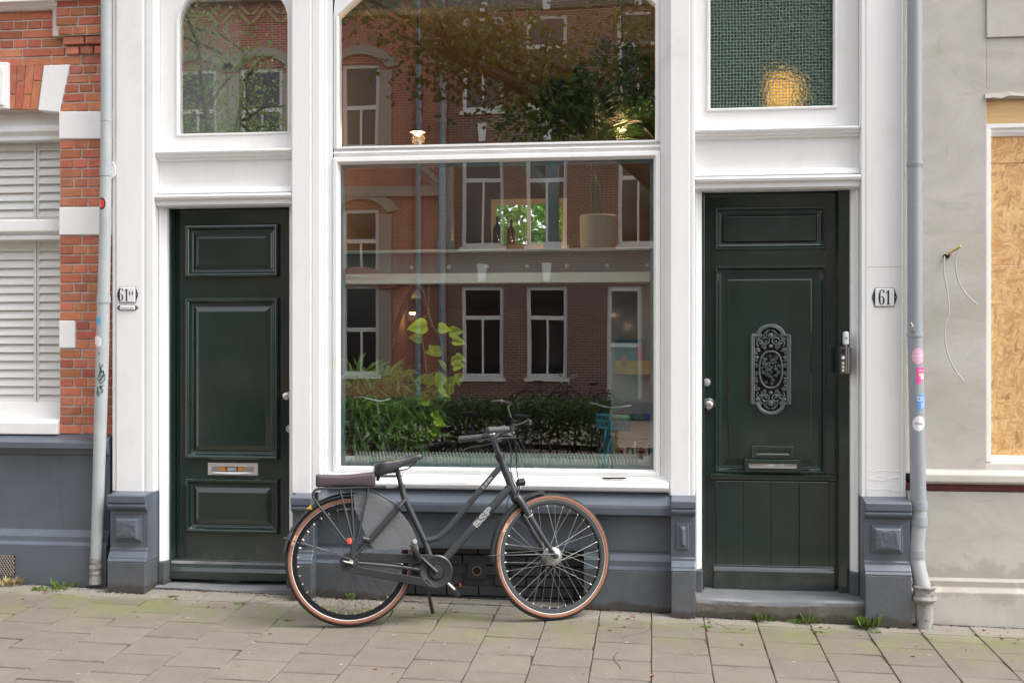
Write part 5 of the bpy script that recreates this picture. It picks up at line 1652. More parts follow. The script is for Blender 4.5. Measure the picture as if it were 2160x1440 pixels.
    for sg in (-1, 1):
        mb = MB(); mb.tube(smooth_path([V3(.170, .868, sg * .05), V3(.22, .858, sg * .035), V3(.28, .872, sg * .022), V3(.34, .885, sg * .02), V3(.385, .925, sg * .008)]), .0036, 6); part('saddle_rail', mb, PLAST, smooth=True)
    mb = MB(); mb.tube([V3(.262, .875, -.03), V3(.262, .875, .03)], .016, 10); part('saddle_clamp', mb, PLAST, smooth=True)
    mb = MB(); mb.box(.165, .215, -.014, .014, .85, .876); mb.tube([V3(.175, .86), V3(.160, .815)], [.011, .010], 10); part('tool_clip', mb, PLAST, bevel=.002)
    # carrier
    for y in (-.062, .062):
        mb = MB(); mb.tube(smooth_path([V3(.205, .781, y), V3(.12, .780, y), V3(-.12, .774, y), V3(-.172, .772, y), V3(-.196, .760, y), V3(-.203, .735, y), V3(-.19, .708, y), V3(-.10, .590, y), V3(-.02, .480, y), V3(.0, .467, y), V3(.03, .470, y), V3(.048, .495, y), V3(.062, .56, y), V3(.108, .772, y)], 3), .0065, 10); part('carrier_rail', mb, FRAME, smooth=True)
        for a, b_ in (((-.055, .774), (.022, .480)), ((.008, .774), (.028, .482))):
            mb = MB(); mb.tube([V3(*a, y * .9), V3(*b_, y)], .0055, 8); part('carrier_strut', mb, FRAME, smooth=True)
    for x in (-.17, -.05, .08, .20):
        mb = MB(); mb.tube([V3(x, .776, -.062), V3(x, .776, .062)], .0055, 8); part('carrier_crossbar', mb, FRAME, smooth=True)
    for y in (-.04, .04):
        mb = MB(); mb.tube([V3(.118, .770, y), V3(.265, .685, y * .6)], .005, 8); part('carrier_brace', mb, FRAME, smooth=True)
    mb = MB()
    x0, x1, y0, y1, z0, z1 = -.188, .147, -.075, .075, .782, .852
    nx, ny = 12, 6
    top = [[(x0 + (x1 - x0) * i / nx, y0 + (y1 - y0) * k / ny, z1 + .006 * math.sin(math.pi * k / ny) - .010 * math.sin(math.pi * i / nx) + .010 * i / nx) for k in range(ny + 1)] for i in range(nx + 1)]
    loops_ = []
    for i in range(nx + 1):
        x = top[i][0][0]
        loops_.append([(x, y0, z0 + .006 * math.sin(3.1 * i / nx)), *top[i], (x, y1, z0)])
    mb.loops(loops_)
    cu = part('carrier_cushion', mb, CUSH, smooth=2)
    bv = cu.modifiers.new('round', 'BEVEL'); bv.width = .014; bv.segments = 3; bv.limit_method = 'ANGLE'; bv.angle_limit = R(50)
    mb = MB(); mb.box(-.192, -.172, -.028, .028, .695, .755); tl_ = part('tail_lamp', mb, PLAST, bevel=.004)
    mb = MB(); mb.box(-.200, -.1925, -.026, .026, .702, .748); part('red_lens', mb, RED, tl_, bevel=.003)
    mb = MB(); mb.ball(V3(.0, .482, -.074), .016, 8, 1, .4, 1.4); part('spoke_reflector', mb, mat('red_orange_plastic', (.65, .09, .05), .35), smooth=True)
    # ring lock along the near stay
    mb = MB(); mb.tube([V3(.265, .650, -.062), V3(.110, .475, -.068)], [.017, .017], 12); mb.tube([V3(.12, .48, -.066), V3(.075, .492, -.068)], [.018, .016], 12); part('frame_lock', mb, PLAST, smooth=True)
    mb = MB(); mb.lathe([(.019, -.006), (.021, -.006), (.021, .010), (.012, .012), (.011, .004)], V3(.272, .658, -.062), (.66, 0, .75), 14, False); part('lock_end', mb, BLACK, smooth=True)
    root.location = (A[0], A[1], gz(A[0], A[1]) + .004)
    root.rotation_euler = (R(-6), .0093, math.atan2(B[1] - A[1], B[0] - A[0]))
    WLOC[root.name] = root.location.copy()
    return root
bike = make_bicycle()

# ------------------------------------------------------------ inside the shop
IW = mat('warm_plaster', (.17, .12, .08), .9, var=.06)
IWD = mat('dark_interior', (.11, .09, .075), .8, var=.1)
FLOORW = mat('brown_floorboards', (.12, .07, .04), .5, var=.2, stretch=(1, 12, 1))
ix0, ix1, iy1, izc = -2.55, .62, 7.2, 4.45
mb = MB()
mb.box(ix0 - .1, ix0, .32, iy1, -.1, izc); add('interior_wall', mb, IW, shop)
mb = MB(); mb.box(ix1, ix1 + .1, .32, iy1, -.1, izc); add('interior_wall', mb, IW, shop)
rwx0, rwx1, rwz0, rwz1 = X(1040, 7), X(1185, 7), Z(522, 1100, 7), Z(424, 1100, 7)
mb = MB(); wall_open(mb, ix0 - .1, ix1 + .1, -.1, izc, iy1, iy1 + .15, [(rwx0, rwx1, rwz0, rwz1)]); add('interior_wall', mb, IW, shop)
mb = MB(); mb.box(ix0 - .1, ix1 + .1, .32, iy1 + .2, izc, izc + .1); add('ceiling', mb, mat('brown_ceiling', (.26, .16, .08), .8, var=.1, stretch=(1, 6, 1)), shop)
mb = MB(); mb.box(ix0 - .1, ix1 + .1, .2, iy1, -.1, .25); add('interior_floor', mb, FLOORW, shop)
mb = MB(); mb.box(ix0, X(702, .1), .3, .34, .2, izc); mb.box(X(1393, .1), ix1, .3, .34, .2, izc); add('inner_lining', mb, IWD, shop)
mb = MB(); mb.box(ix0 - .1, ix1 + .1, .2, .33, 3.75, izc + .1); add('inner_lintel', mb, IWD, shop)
mb = MB(); mb.box(X(690, .1), X(1405, .1), .03, .62, .70, zb0 + .03); add('window_ledge', mb, mat('dark_ledge', (.07, .085, .08), .5), shop, bevel=.004)
# rear window frame
mb = MB(); wall_open(mb, rwx0 - .05, rwx1 + .05, rwz0 - .05, rwz1 + .05, iy1 - .02, iy1 + .03, [(rwx0 + .02, (rwx0 + rwx1) / 2 - .02, rwz0 + .02, rwz1 - .02), ((rwx0 + rwx1) / 2 + .02, rwx1 - .02, rwz0 + .02, rwz1 - .02)]); add('rear_window_frame', mb, WHITE, shop)
# floor above at the back, resting on the painted steel beam
STB = mat('pale_green_steel', (.50, .58, .51), .4, var=.06)
STP = mat('blue_green_steel', (.13, .18, .175), .4, var=.06)
yB = .95
bz = lambda y: Z(y, 1050, yB)
beam = thing('steel_beam', 'pale green riveted steel beam crossing the room behind the shop window', 'beam', (-1, yB, bz(597)))
mb = MB(); mb.box(ix0, ix1, yB - .07, yB + .09, bz(598), bz(577)); add('lower_flange', mb, mat('daylit_flange', (.80, .90, .80), .4, var=.04), beam, bevel=.003)  # daylight on the flange is put into its paler colour
mb = MB(); mb.box(ix0, ix1, yB - .005, yB + .012, bz(577) + .0005, bz(533) - .0005); add('web', mb, mat('shaded_web', (.16, .19, .175), .5, var=.08), beam)  # same painted steel; its shade is put into the darker colour
mb = MB(); mb.box(ix0, ix1, yB - .07, yB + .09, bz(533), bz(527)); add('upper_flange', mb, STB, beam, bevel=.003)
for px in (868, 947, 1027, 1112, 1196, 1281, 1366):
    mb = MB(); mb.lathe([(.001, .018), (.012, .014), (.015, .004), (.015, 0)], (X(px, yB), yB - .005, bz(563)), (0, -1, 0), 10, False); add('bolt', mb, STB, beam, smooth=True)
for px, ztop, lab in ((941, 395, 'pale green steel post standing on the beam, left of the rear window'), (1165, 345, 'pale green steel post standing on the beam, right of the rear window')):
    po = thing('steel_post', lab, 'post', P(px, 527, yB))
    mb = MB(); mb.box(X(px - 13, yB), X(px + 13, yB), yB - .05, yB + .07, bz(526.5), bz(322)); add('shaft', mb, STP, po, bevel=.004)
    mb = MB(); mb.box(X(px - 17, yB), X(px + 20, yB), yB - .055, yB - .0502, bz(526.5), bz(508)); add('foot_plate', mb, STP, po, bevel=.003)
    mb = MB(); mb.tube([Vector((X(px, yB), yB, bz(402))), Vector((X(px - 62, yB), yB, bz(345)))], .035, 4); add('brace', mb, STP, po)
mb = MB(); mb.box(ix0, ix1, yB - .05, yB + .08, bz(321.5), bz(303)); add('header_beam', mb, STP, beam)
mb = MB(); mb.box(ix0 + .01, ix1 - .01, yB + .1, iy1 - .01, bz(580), bz(531)); add('mezzanine_floor', mb, FLOORW, shop)

# warm pendant lamps, lit
def pendant(px, py, Y, label, r=.075, power=14):
    c = P(px, py, Y)
    t = thing('pendant_lamp', label, 'lamp', c)
    mb = MB(); mb.tube([c + Vector((0, 0, .13)), Vector((c.x, c.y, izc - .005))], .005, 6); add('cord', mb, BLACK, t)
    mb = MB(); mb.lathe([(.012, .14), (.03, .135), (.036, .09), (.05, .05), (r, .0), (r - .004, 0), (.045, .048), (.03, .088)], c + Vector((0, 0, -.02)), (0, 0, 1), 20, False); add('shade', mb, mat('dark_lamp_shade', (.05, .03, .02), .4), t, smooth=True)
    mb = MB(); mb.ball(c + Vector((0, 0, -.005)), .036, 14, 1, 1, 1.15); add('bulb', mb, emit('warm_bulb', (1.0, .55, .16), 14), t, smooth=True)
    ld = bpy.data.lights.new('bulb_light', 'POINT'); ld.energy = power; ld.color = (1, .62, .28); ld.shadow_soft_size = .05
    lo = bpy.data.objects.new('bulb_light', ld); C.objects.link(lo); place(lo, c + Vector((0, 0, -.07)), t)
pendant(881, 274, 1.5, 'lit pendant lamp hanging in the left part of the upper window', .06, 15)
pendant(1312, 266, 1.7, 'lit pendant lamp among the palm leaves in the upper window', .055, 11)
pendant(1160, 505, 5.6, 'small lit pendant lamp far back by the rear window', .05, 8)
pendant(805, 430, 5.2, 'small lit pendant lamp deep in the left of the shop', .05, 14)
pendant(870, 655, 4.6, 'low lit pendant lamp behind the hanging vine', .035, .25)
# bottles by the rear window
GLB = mat('brown_bottle', (.03, .015, .008), .1, coat=.4)
sh = thing('shelf', 'dark wooden sideboard in front of the rear window', 'sideboard', P(1095, 524, 6.3))
sz0 = Z(518, 1095, 6.3)
mb = MB(); mb.box(X(990, 6.3), X(1160, 6.3), 6.1, 6.5, bz(530) , sz0); add('top', mb, IWD, sh, bevel=.01)
for px, h_, lb in ((1049, .34, 'tall brown bottle, left one of the pair by the rear window'), (1078, .30, 'brown bottle, right one of the pair by the rear window')):
    c = Vector((X(px, 6.3), 6.3, sz0 + .001))
    mb = MB(); mb.lathe([(.045, 0), (.05, .01), (.05, h_ * .55), (.04, h_ * .66), (.016, h_ * .76), (.015, h_), (.001, h_)], c, (0, 0, 1), 16, False)
    add('bottle', mb, GLB, None, lb, 'bottle', 'bottles by the rear window', smooth=True)
# finned heating pipe along the glass
FIN = mat('green_grey_radiator', (.56, .68, .60), .4, var=.05)
ra = thing('finned_radiator', 'pale green finned heating pipe along the foot of the shop window', 'radiator', P(1050, 985, .13))
zra = Z(975, 1050, .13)
mb = MB(); mb.tube([(X(720, .13), .13, zra), (X(1382, .13), .13, zra)], .032, 14); mb.box(X(1357, .13), X(1380, .13), .09, .17, zra - .035, zra + .05); add('pipe', mb, FIN, ra, smooth=True)
mb = MB()
x = X(752, .13)
while x < X(1345, .13):
    mb.lathe([(.030, -.001), (.056, -.0012), (.056, .0012), (.030, .001)], (x, .13, zra + .008), (1, .42, 0), 18, False)
    x += .0215
add('fins', mb, FIN, ra, kind='stuff', smooth=True)
# books on the sill
xb = X(1309, .30)
zbk = zb0 + .031
cols = [(.12, .05, .03), (.55, .50, .42), (.35, .08, .05), (.6, .58, .5), (.05, .15, .17), (.62, .6, .55), (.45, .22, .05), (.04, .05, .08), (.5, .12, .06), (.58, .55, .48), (.03, .03, .03)]
nms = ['brown', 'cream', 'dark red', 'ivory', 'teal', 'white', 'ochre', 'navy', 'orange red', 'pale grey', 'black']
for i, (cl, nm) in enumerate(zip(cols, nms)):
    w = rng.uniform(.012, .022); h_ = rng.uniform(.10, .16)
    bk = thing('book', nm + ' book standing in the row on the right end of the window ledge', 'book', (xb + w / 2, .33, zbk), 'books on the window ledge')
    mb = MB(); mb.box(xb, xb + w - .001, .28, .38, zbk, zbk + h_); add('cover', mb, mat('book_' + nm.replace(' ', '_'), cl, .5), bk, bevel=.0015)
    mb = MB(); mb.box(xb + .002, xb + w - .003, .283, .378, zbk + h_ - .0005, zbk + h_ + .0004); add('pages', mb, WSTK, bk)
    xb += w
# greenish edge of the glazing unit
mb = MB(); mb.rect_rings(sx0 + .038, sx1 - .038, zb0 + .038, zt0 - .038, [(0, .0365), (.004, .040), (.022, .040), (.024, .07), (0, .07)], False); add('spacer_bar', mb, mat('teal_spacer', (.10, .19, .19), .35), lwo)
# painting and chest at the right
Yp = 1.12
pt = thing('painting', 'unframed painting with a teal sky over yellow sand and two upright boards', 'painting', P(1335, 790, Yp))
def prect(a, b, c, d, y): return (X(a, y), X(b, y), y, y + .02, Z(d, (a + b) / 2, y), Z(c, (a + b) / 2, y))
mb = MB(); mb.box(*prect(1297, 1385, 716, 790, Yp)); add('canvas', mb, mat('teal_paint', (.04, .20, .24), .7, var=.2, vs=10), pt)
mb = MB(); a = prect(1297.5, 1384.5, 760, 789.5, Yp - .003); mb.box(*a); add('sand', mb, mat('yellow_paint', (.50, .36, .05), .7, var=.2, vs=12), pt)
for px, y0, y1, w, cl in ((1316, 748, 775, 6, (.55, .14, .05)), (1350, 722, 762, 10, (.35, .06, .10))):
    mb = MB(); mb.prism([P(px + w * math.cos(R(k * 20)), (y0 + y1) / 2 - (y1 - y0) / 2 * math.sin(R(k * 20)), Yp - .006) for k in range(18)], (0, .004, 0)); add('painted_board', mb, mat('board_paint', cl, .7, var=.15), pt)
mb = MB(); mb.box(X(1290, 1.3), ix1, 1.20, 1.25, .25, bz(600)); add('partition', mb, mat('pale_partition', (.35, .38, .35), .8), shop)
ch = thing('wooden_chest', 'rough wooden chest with colourful things on top at the right of the shop', 'chest', (X(1345, .85), .85, .25))
mb = MB(); mb.box(X(1298, .75), X(1385, .75), .70, 1.05, .26, Z(888, 1340, .75)); add('body', mb, mat('reddish_planks', (.22, .11, .06), .7, var=.3, stretch=(1, 1, 9)), ch, bevel=.01)
for k, (px, cl) in enumerate(((1306, (.35, .3, .02)), (1330, (.05, .06, .30)), (1348, (.03, .15, .12)), (1364, (.06, .05, .3)), (1318, (.25, .4, .05)))):
    mb = MB(); mb.ball((X(px, .8), .77 + .06 * (k % 2), Z(882, 1340, .75)), .042, 8, 1.1, .8, .9); add('cloth_bundle', mb, mat('bundle', cl, .8, var=.3, vs=30), ch, smooth=True)
for k in range(2):
    mb = MB(); mb.box(X(1301, .7), X(1385, .7), .688, .702, Z(962 - 38 * k, 1340, .7), Z(928 - 36 * k, 1340, .7)); add('drawer_front', mb, mat('drawer_plank', (.30, .16, .08), .7, var=.3, stretch=(1, 1, 9)), ch, bevel=.004)

# plants behind the glass
LEAFY = foliage('fresh_vine_leaf', (.52, .80, .05), .18, 20, .2, .5)
DGREEN = foliage('dark_houseplant_leaf', (.26, .47, .11), .5, 14)
PALM = foliage('palm_leaf', (.085, .20, .065), .3, 10)
STEM = mat('plant_stem', (.12, .16, .04), .6)
POT = mat('terracotta_pot', (.16, .08, .05), .8)
vi = thing('hanging_vine', 'yellow-green trailing vine hanging in the left half of the shop window', 'plant', P(920, 905, .42))
q_ = [P(905, 660, .42), P(915, 690, .42), P(930, 715, .42), P(935, 760, .42), P(945, 800, .42), P(942, 835, .42), P(925, 870, .42), P(912, 895, .42), P(905, 910, .42)]
mb = MB(); mb.tube(smooth_path(q_), .003, 6); mb.tube(smooth_path([P(905, 660, .42), P(885, 690, .43), P(895, 740, .42), P(900, 790, .42)]), .003, 6); mb.tube([P(905, 660, .42), P(905, 600, .5)], .002, 5); add('stem', mb, STEM, vi)
lm_ = bpy.data.meshes.new('leaf')
half = [(-.04, .10), (-.03, .24), (.08, .37), (.24, .42), (.42, .37), (.60, .27), (.78, .15), (.92, .05)]
pts = [(0, 0, -.02), (.25, 0, -.05), (.5, 0, -.07), (.75, 0, -.10), (1, 0, -.18)] + [(a, b, .10 * b - .10 * a * a) for a, b in half] + [(a, -b, .10 * b - .10 * a * a) for a, b in half]
fs = []
for o_ in (5, 13):
    fs += [(0, o_, o_ + 1), (0, o_ + 1, o_ + 2), (0, o_ + 2, o_ + 3, 1), (1, o_ + 3, o_ + 4, 2), (2, o_ + 4, o_ + 5), (2, o_ + 5, o_ + 6, 3), (3, o_ + 6, o_ + 7, 4)]
lm_.from_pydata(pts, [], fs)
lm_.polygons.foreach_set('use_smooth', [True] * len(lm_.polygons))
lm_.materials.append(LEAFY)
for (px, py, s, a) in ((900, 686, 34, 200), (925, 690, 30, -20), (948, 700, 26, 10), (890, 712, 28, 190), (955, 718, 30, -10), (930, 738, 32, 195), (962, 750, 26, -40), (918, 742, 22, 150), (952, 762, 24, 20),
                       (905, 797, 30, 185), (915, 800, 26, 210), (935, 790, 30, -120), (948, 795, 34, -75), (958, 772, 30, 20), (932, 812, 34, -40), (940, 772, 28, 170), (925, 832, 26, 30), (905, 842, 28, 200),
                       (968, 788, 22, -80), (915, 868, 20, -60), (918, 885, 24, -30), (895, 905, 24, -100), (900, 898, 22, -40), (922, 912, 26, 160), (885, 910, 22, -80), (945, 828, 20, 60)):
    c = P(px, py, .42 + rng.uniform(-.05, .05))
    sc_ = s * .00315 * rng.uniform(.95, 1.3)
    inst('leaf', lm_, c, (sc_, sc_, sc_), vi, (R(90) + rng.uniform(-.9, .9), -R(a) + rng.uniform(-.3, .3), rng.uniform(-.8, .8)))
def bushy(name, label, px, py, Y, w, h_, n, L, wd, m, upness, pot=True):
    base = P(px, py, Y)
    t = thing(name, label, 'plant', base, 'houseplants in the shop window')
    mb = MB()
    r2 = random.Random(px)
    for _ in range(n):
        a = r2.uniform(0, 6.28)
        rr = math.sqrt(r2.random())
        p0 = base + Vector((w * .5 * rr * math.cos(a), w * .22 * rr * math.sin(a), .06 + h_ * r2.random() ** .8))
        d = Vector((math.cos(a) * r2.uniform(.2, 1), math.sin(a) * .5, upness + r2.uniform(-.9, .5)))
        leaf(mb, p0, L * r2.uniform(.6, 1.3), wd * r2.uniform(.6, 1.2), d, (r2.uniform(-.4, .4), -1, r2.uniform(0, .8)), .2)
    add('foliage', mb, m, t)
    mb = MB()
    for _ in range(9):
        a = r2.uniform(0, 6.28)
        mb.tube([base, base + Vector((w * .1 * math.cos(a), .04 * math.sin(a), h_ * .5)), base + Vector((w * .4 * math.cos(a), .12 * math.sin(a), h_ * r2.uniform(.7, 1.05)))], [.004, .003, .0015], 5)
    add('stems', mb, STEM, t, kind='stuff')
    if pot:
        mb = MB(); mb.lathe([(.05, -.10), (.07, 0), (.075, 0), (.075, .012), (.06, .012), (.001, .005)], base, (0, 0, 1), 18, False); add('pot', mb, POT, t, smooth=True)
bushy('houseplant', 'grassy dark green houseplant at the left edge of the shop window', 748, 955, .36, .32, .48, 380, .16, .016, DGREEN, .1)
bushy('houseplant', 'dense leafy houseplant second from the left behind the shop window', 800, 958, .44, .40, .50, 420, .12, .026, DGREEN, .2)
bushy('houseplant', 'drooping fern behind the shop window left of the hanging vine', 856, 955, .50, .34, .46, 330, .15, .018, DGREEN, -.2)
# black hoop among the plants
hp = [P(818, 800, .62), P(824, 745, .62), P(836, 690, .62), P(856, 636, .62), P(876, 604, .62), P(889, 612, .63), P(898, 640, .64), P(910, 690, .65)]
mb = MB(); mb.tube(smooth_path(hp), [.019] * 17 + [.016] * 6 + [.014] * 6, 10)
add('hoop', mb, BLACK, None, 'black curved hoop standing behind the plants at the left of the shop window', 'hoop', smooth=True)
mb = MB(); mb.tube([P(818, 800, .62), Vector((X(815, .62), .62, .251))], .018, 10); add('stake', mb, BLACK, bpy.data.objects['hoop'], smooth=True)
# areca palm in the upper window
fz = bz(531)
pot_c = Vector((X(1262, 1.45), 1.45, fz + .001))
pa = thing('areca_palm', 'dark green palm with long feathery fronds in a cream planter behind the upper window', 'plant', pot_c)
mb = MB(); mb.lathe([(.10, 0), (.125, .01), (.135, .12), (.138, .29), (.130, .30), (.125, .27), (.001, .26)], pot_c, (0, 0, 1), 28, False); add('planter', mb, mat('cream_planter', (.33, .40, .37), .7, var=.05), pa, smooth=True)
pb = pot_c + Vector((-.03, 0, .62))
mb = MB()
for k in range(6):
    mb.tube([pot_c + Vector((.03 * math.cos(k), .03 * math.sin(k), .25)), pb + Vector((.03 * math.cos(k), .03 * math.sin(k), -.1)), pb], [.012, .010, .006], 6)
add('stems', mb, PALM, pa, kind='stuff')
for k, (ex, ey) in enumerate(((1300, 105), (1370, 150), (1200, 170), (1060, 280), (1110, 262), (1150, 235), (1368, 250), (1330, 190), (1255, 205), (1215, 240))):
    tip = P(ex, ey, 1.35 + .25 * math.sin(k * 2.1))
    mid = pb.lerp(tip, .55) + Vector((0, 0, .16 * abs(ex - 1245) / 180 + .03))
    axis = smooth_path([pb + Vector((0, 0, .02)), mid, tip], 9)
    mb = MB(); mb.tube(axis, [.005 * (1 - .8 * i / (len(axis) - 1)) for i in range(len(axis))], 5)
    n = len(axis)
    for i in range(5, n):
        t = (axis[min(i + 1, n - 1)] - axis[i - 1]).normalized()
        for sub in (0, .5):
            p0 = axis[i].lerp(axis[min(i + 1, n - 1)], sub)
            for sg in (-1, 1):
                side = t.cross(Vector((0, -1, 0))).normalized() * sg
                L = .20 * math.sin(math.pi * (i + 2) / (n + 4)) + .07
                leaf(mb, p0, L, .010, t * .75 + side * .8 + Vector((0, rng.uniform(-.25, .25), -.10)), (0, -1, .2), .16)
    add('frond', mb, PALM, pa)
# garden behind the rear window
gd = thing('garden_shrub', 'sunlit green shrub in the garden behind the rear window', 'shrub', (X(1110, 9), 9.0, -.3))
mb = MB()
r2 = random.Random(9)
for _ in range(4200):
    p0 = Vector((X(1110, 9) + r2.gauss(0, .8), 9.2 + r2.gauss(0, .5), r2.uniform(1.6, 4.6)))
    leaf(mb, p0, r2.uniform(.10, .2), r2.uniform(.06, .11), (r2.gauss(0, 1), r2.gauss(0, 1), r2.gauss(-.2, .7)), (r2.gauss(0, 1), r2.gauss(0, 1), 1))
add('crown', mb, foliage('garden_leaf', (.22, .44, .06), .35, 5), gd)
mb = MB(); mb.tube([(X(1110, 9), 9.2, -.9), (X(1110, 9) + .1, 9.2, 1.5), (X(1110, 9), 9.2, 3.5)], [.08, .06, .02], 8); add('trunk', mb, mat('shrub_bark', (.1, .07, .05), .9), gd)
# hallways behind the two fanlights
HALL = mat('pale_hall_haze', (.50, .53, .50), .8)
mb = MB(); mb.box(XB_ - .02, ix0 - .11, .33, .4, 2.3, 4.5); add('hall_wall', mb, HALL, shop)  # pale wall pulled up behind the pane to imitate the fanlight's haze
mb = MB(); mb.box(XB_ - .1, XB_ - .02, .32, 1.1, 2.3, 4.5); add('hall_wall', mb, HALL, shop)
mb = MB(); mb.box(ix1 + .11, XE + .2, 1.6, 1.7, 2.3, 4.5); mb.box(XE + .1, XE + .2, .32, 1.6, 2.3, 4.5); add('hall_wall', mb, mat('green_hall', (.10, .32, .19), .8), shop)
c = P(1650, 192, .55)
hl = thing('hall_lamp', 'glowing round hall lamp behind the wired fanlight above the right door', 'lamp', c)
mb = MB(); mb.ball(c + Vector((0, 0, -.02)), .115, 20, 1, 1, 1.15); add('globe', mb, emit('amber_globe', (1.0, .40, .075), .62), hl, smooth=True)
mb = MB(); mb.tube([c + Vector((0, 0, .11)), c + Vector((0, 0, 1.0))], .006, 6); add('cord', mb, BLACK, hl)
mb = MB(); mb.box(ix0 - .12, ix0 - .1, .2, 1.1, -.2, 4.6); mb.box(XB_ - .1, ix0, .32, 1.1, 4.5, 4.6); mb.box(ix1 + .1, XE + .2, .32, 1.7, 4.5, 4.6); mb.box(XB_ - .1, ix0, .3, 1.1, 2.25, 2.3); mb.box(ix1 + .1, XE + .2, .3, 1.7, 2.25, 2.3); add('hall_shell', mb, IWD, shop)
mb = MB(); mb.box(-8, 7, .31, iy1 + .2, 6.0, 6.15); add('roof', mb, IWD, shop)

# ------------------------------------------------------------ across the street (seen mirrored in the glass)
YO = 21.0
def VX(px, Y=YO): return X(px, Y)
def VZ(py, px=1080, Y=YO): return Z(py, px, Y)
DBR = brick_far('dark_brown_brick', (.185, .080, .062), (.14, .062, .05), (.36, .30, .25))
RBR = brick_far('orange_red_brick', (.43, .105, .058), (.35, .082, .048), (.46, .37, .31))
SAND_ST = mat('sandstone_trim', (.36, .31, .25), .85, var=.12)
OWH = mat('cream_window_paint', (.78, .77, .73), .45, var=.03)
DGL = mat('dark_room_glass', (.012, .013, .015), .06, var=.2, spec=.8)  # the dark of the rooms behind is put into the pane colour
CURT = mat('curtain', (.35, .30, .22), .9, var=.2, stretch=(14, 14, .3))
def far_window(par, x0, x1, z0, z1, yf, bar=True, split=.34, curtain=False):
    """sash window, street side at y = yf (houses there face +y)"""
    mb = MB()
    zm = z1 - (z1 - z0) * split
    xm = (x0 + x1) / 2
    holes = [(x0 + .09, x1 - .09, zm + .05, z1 - .09)]
    holes += [(x0 + .09, xm - .025, z0 + .1, zm - .05), (xm + .025, x1 - .09, z0 + .1, zm - .05)] if bar else [(x0 + .09, x1 - .09, z0 + .1, zm - .05)]
    wall_open(mb, x0, x1, z0, z1, yf - .14, yf - .06, holes)
    mb.box(x0 - .06, x1 + .06, yf - .06, yf + .06, z0 - .09, z0)
    w = add('window', mb, OWH, par)
    mb = MB(); mb.box(x0 + .05, x1 - .05, yf - .115, yf - .105, z0 + .05, z1 - .05); add('pane', mb, DGL, w)
    return w
# dark brown terrace
xt0, xt1 = VX(942), 16
th_ = thing('terrace_house', 'dark brown brick terrace house with cream sash windows across the street', 'house', (5, -YO - 1, -.6))
wins, doors = [], []
cols = [(974, 1061), (1110, 1196)]
cx = [(VX(a), VX(b)) for a, b in cols] + [(VX(1303), VX(1389))]
pitch = 5.9
for k in range(4):
    for j, (a, b) in enumerate(cx):
        a2, b2 = a + k * pitch * 1.05, b + k * pitch * 1.05
        if b2 < xt1:
            wins.append((a2, b2, VZ(520), VZ(306)))
            wins.append((a2, b2, VZ(232), VZ(30)))
            if j < 2:
                wins.append((a2, b2, VZ(797), VZ(603)))
    da, db = VX(1281) + k * pitch * 1.05, VX(1354) + k * pitch * 1.05
    if db < xt1:
        doors.append((da, db, VZ(985), VZ(603)))
mb = MB()
wall_open(mb, xt0, xt1, -.7, 12, -YO - .3, -YO, wins + doors)
mb.box(xt0, xt1, -YO - .01, -YO + .0, 9.9, 9.95)
add('wall', mb, DBR, th_)
mb = MB(); mb.box(xt0, xt1, -YO - 4, -YO - .32, -.7, 12); add('house_core', mb, IWD, th_)
mb = MB(); prof_x(mb, xt0, xt1, [(-YO - .3, 12.0), (-YO + .3, 12.0), (-YO + .3, 11.8), (-YO + .1, 11.5), (-YO - .3, 11.4)]); add('cornice', mb, OWH, th_)
mb = MB(); mb.box(xt0, xt1, -YO, -YO + .05, VZ(850), VZ(843)); add('plinth_band', mb, BLUESTONE, th_)
mb = MB(); mb.box(xt0, xt1, -YO, -YO + .03, VZ(985) - .3, VZ(850)); add('plinth', mb, mat('dark_plinth', (.06, .065, .075), .7), th_)
for w in wins:
    far_window(th_, *w, -YO)
    xm = (w[0] + w[1]) / 2
    mb = MB(); mb.prism([(xm - .12, -YO + .06, w[3] + .55), (xm + .12, -YO + .06, w[3] + .55), (xm + .075, -YO + .06, w[3] + .12), (xm - .075, -YO + .06, w[3] + .12)], (0, -.05, 0)); add('keystone', mb, WHITE2, th_)
for d in doors:
    mb = MB()
    zt = d[2] + (d[3] - d[2]) * .66
    wall_open(mb, d[0], d[1], d[2], d[3], -YO - .15, -YO - .06, [(d[0] + .1, d[1] - .1, zt + .1, d[3] - .12), (d[0] + .1, d[1] - .1, d[2], zt)])
    dd = add('door', mb, OWH, th_)
    mb = MB(); mb.box(d[0] + .09, d[1] - .09, -YO - .12, -YO - .1, zt + .05, d[3] - .05); add('pane', mb, DGL, dd)
    mb = MB(); mb.box(d[0] + .09, d[1] - .09, -YO - .13, -YO - .1, d[2], zt - .001); add('leaf', mb, mat('sage_door', (.25, .30, .27), .5), dd)
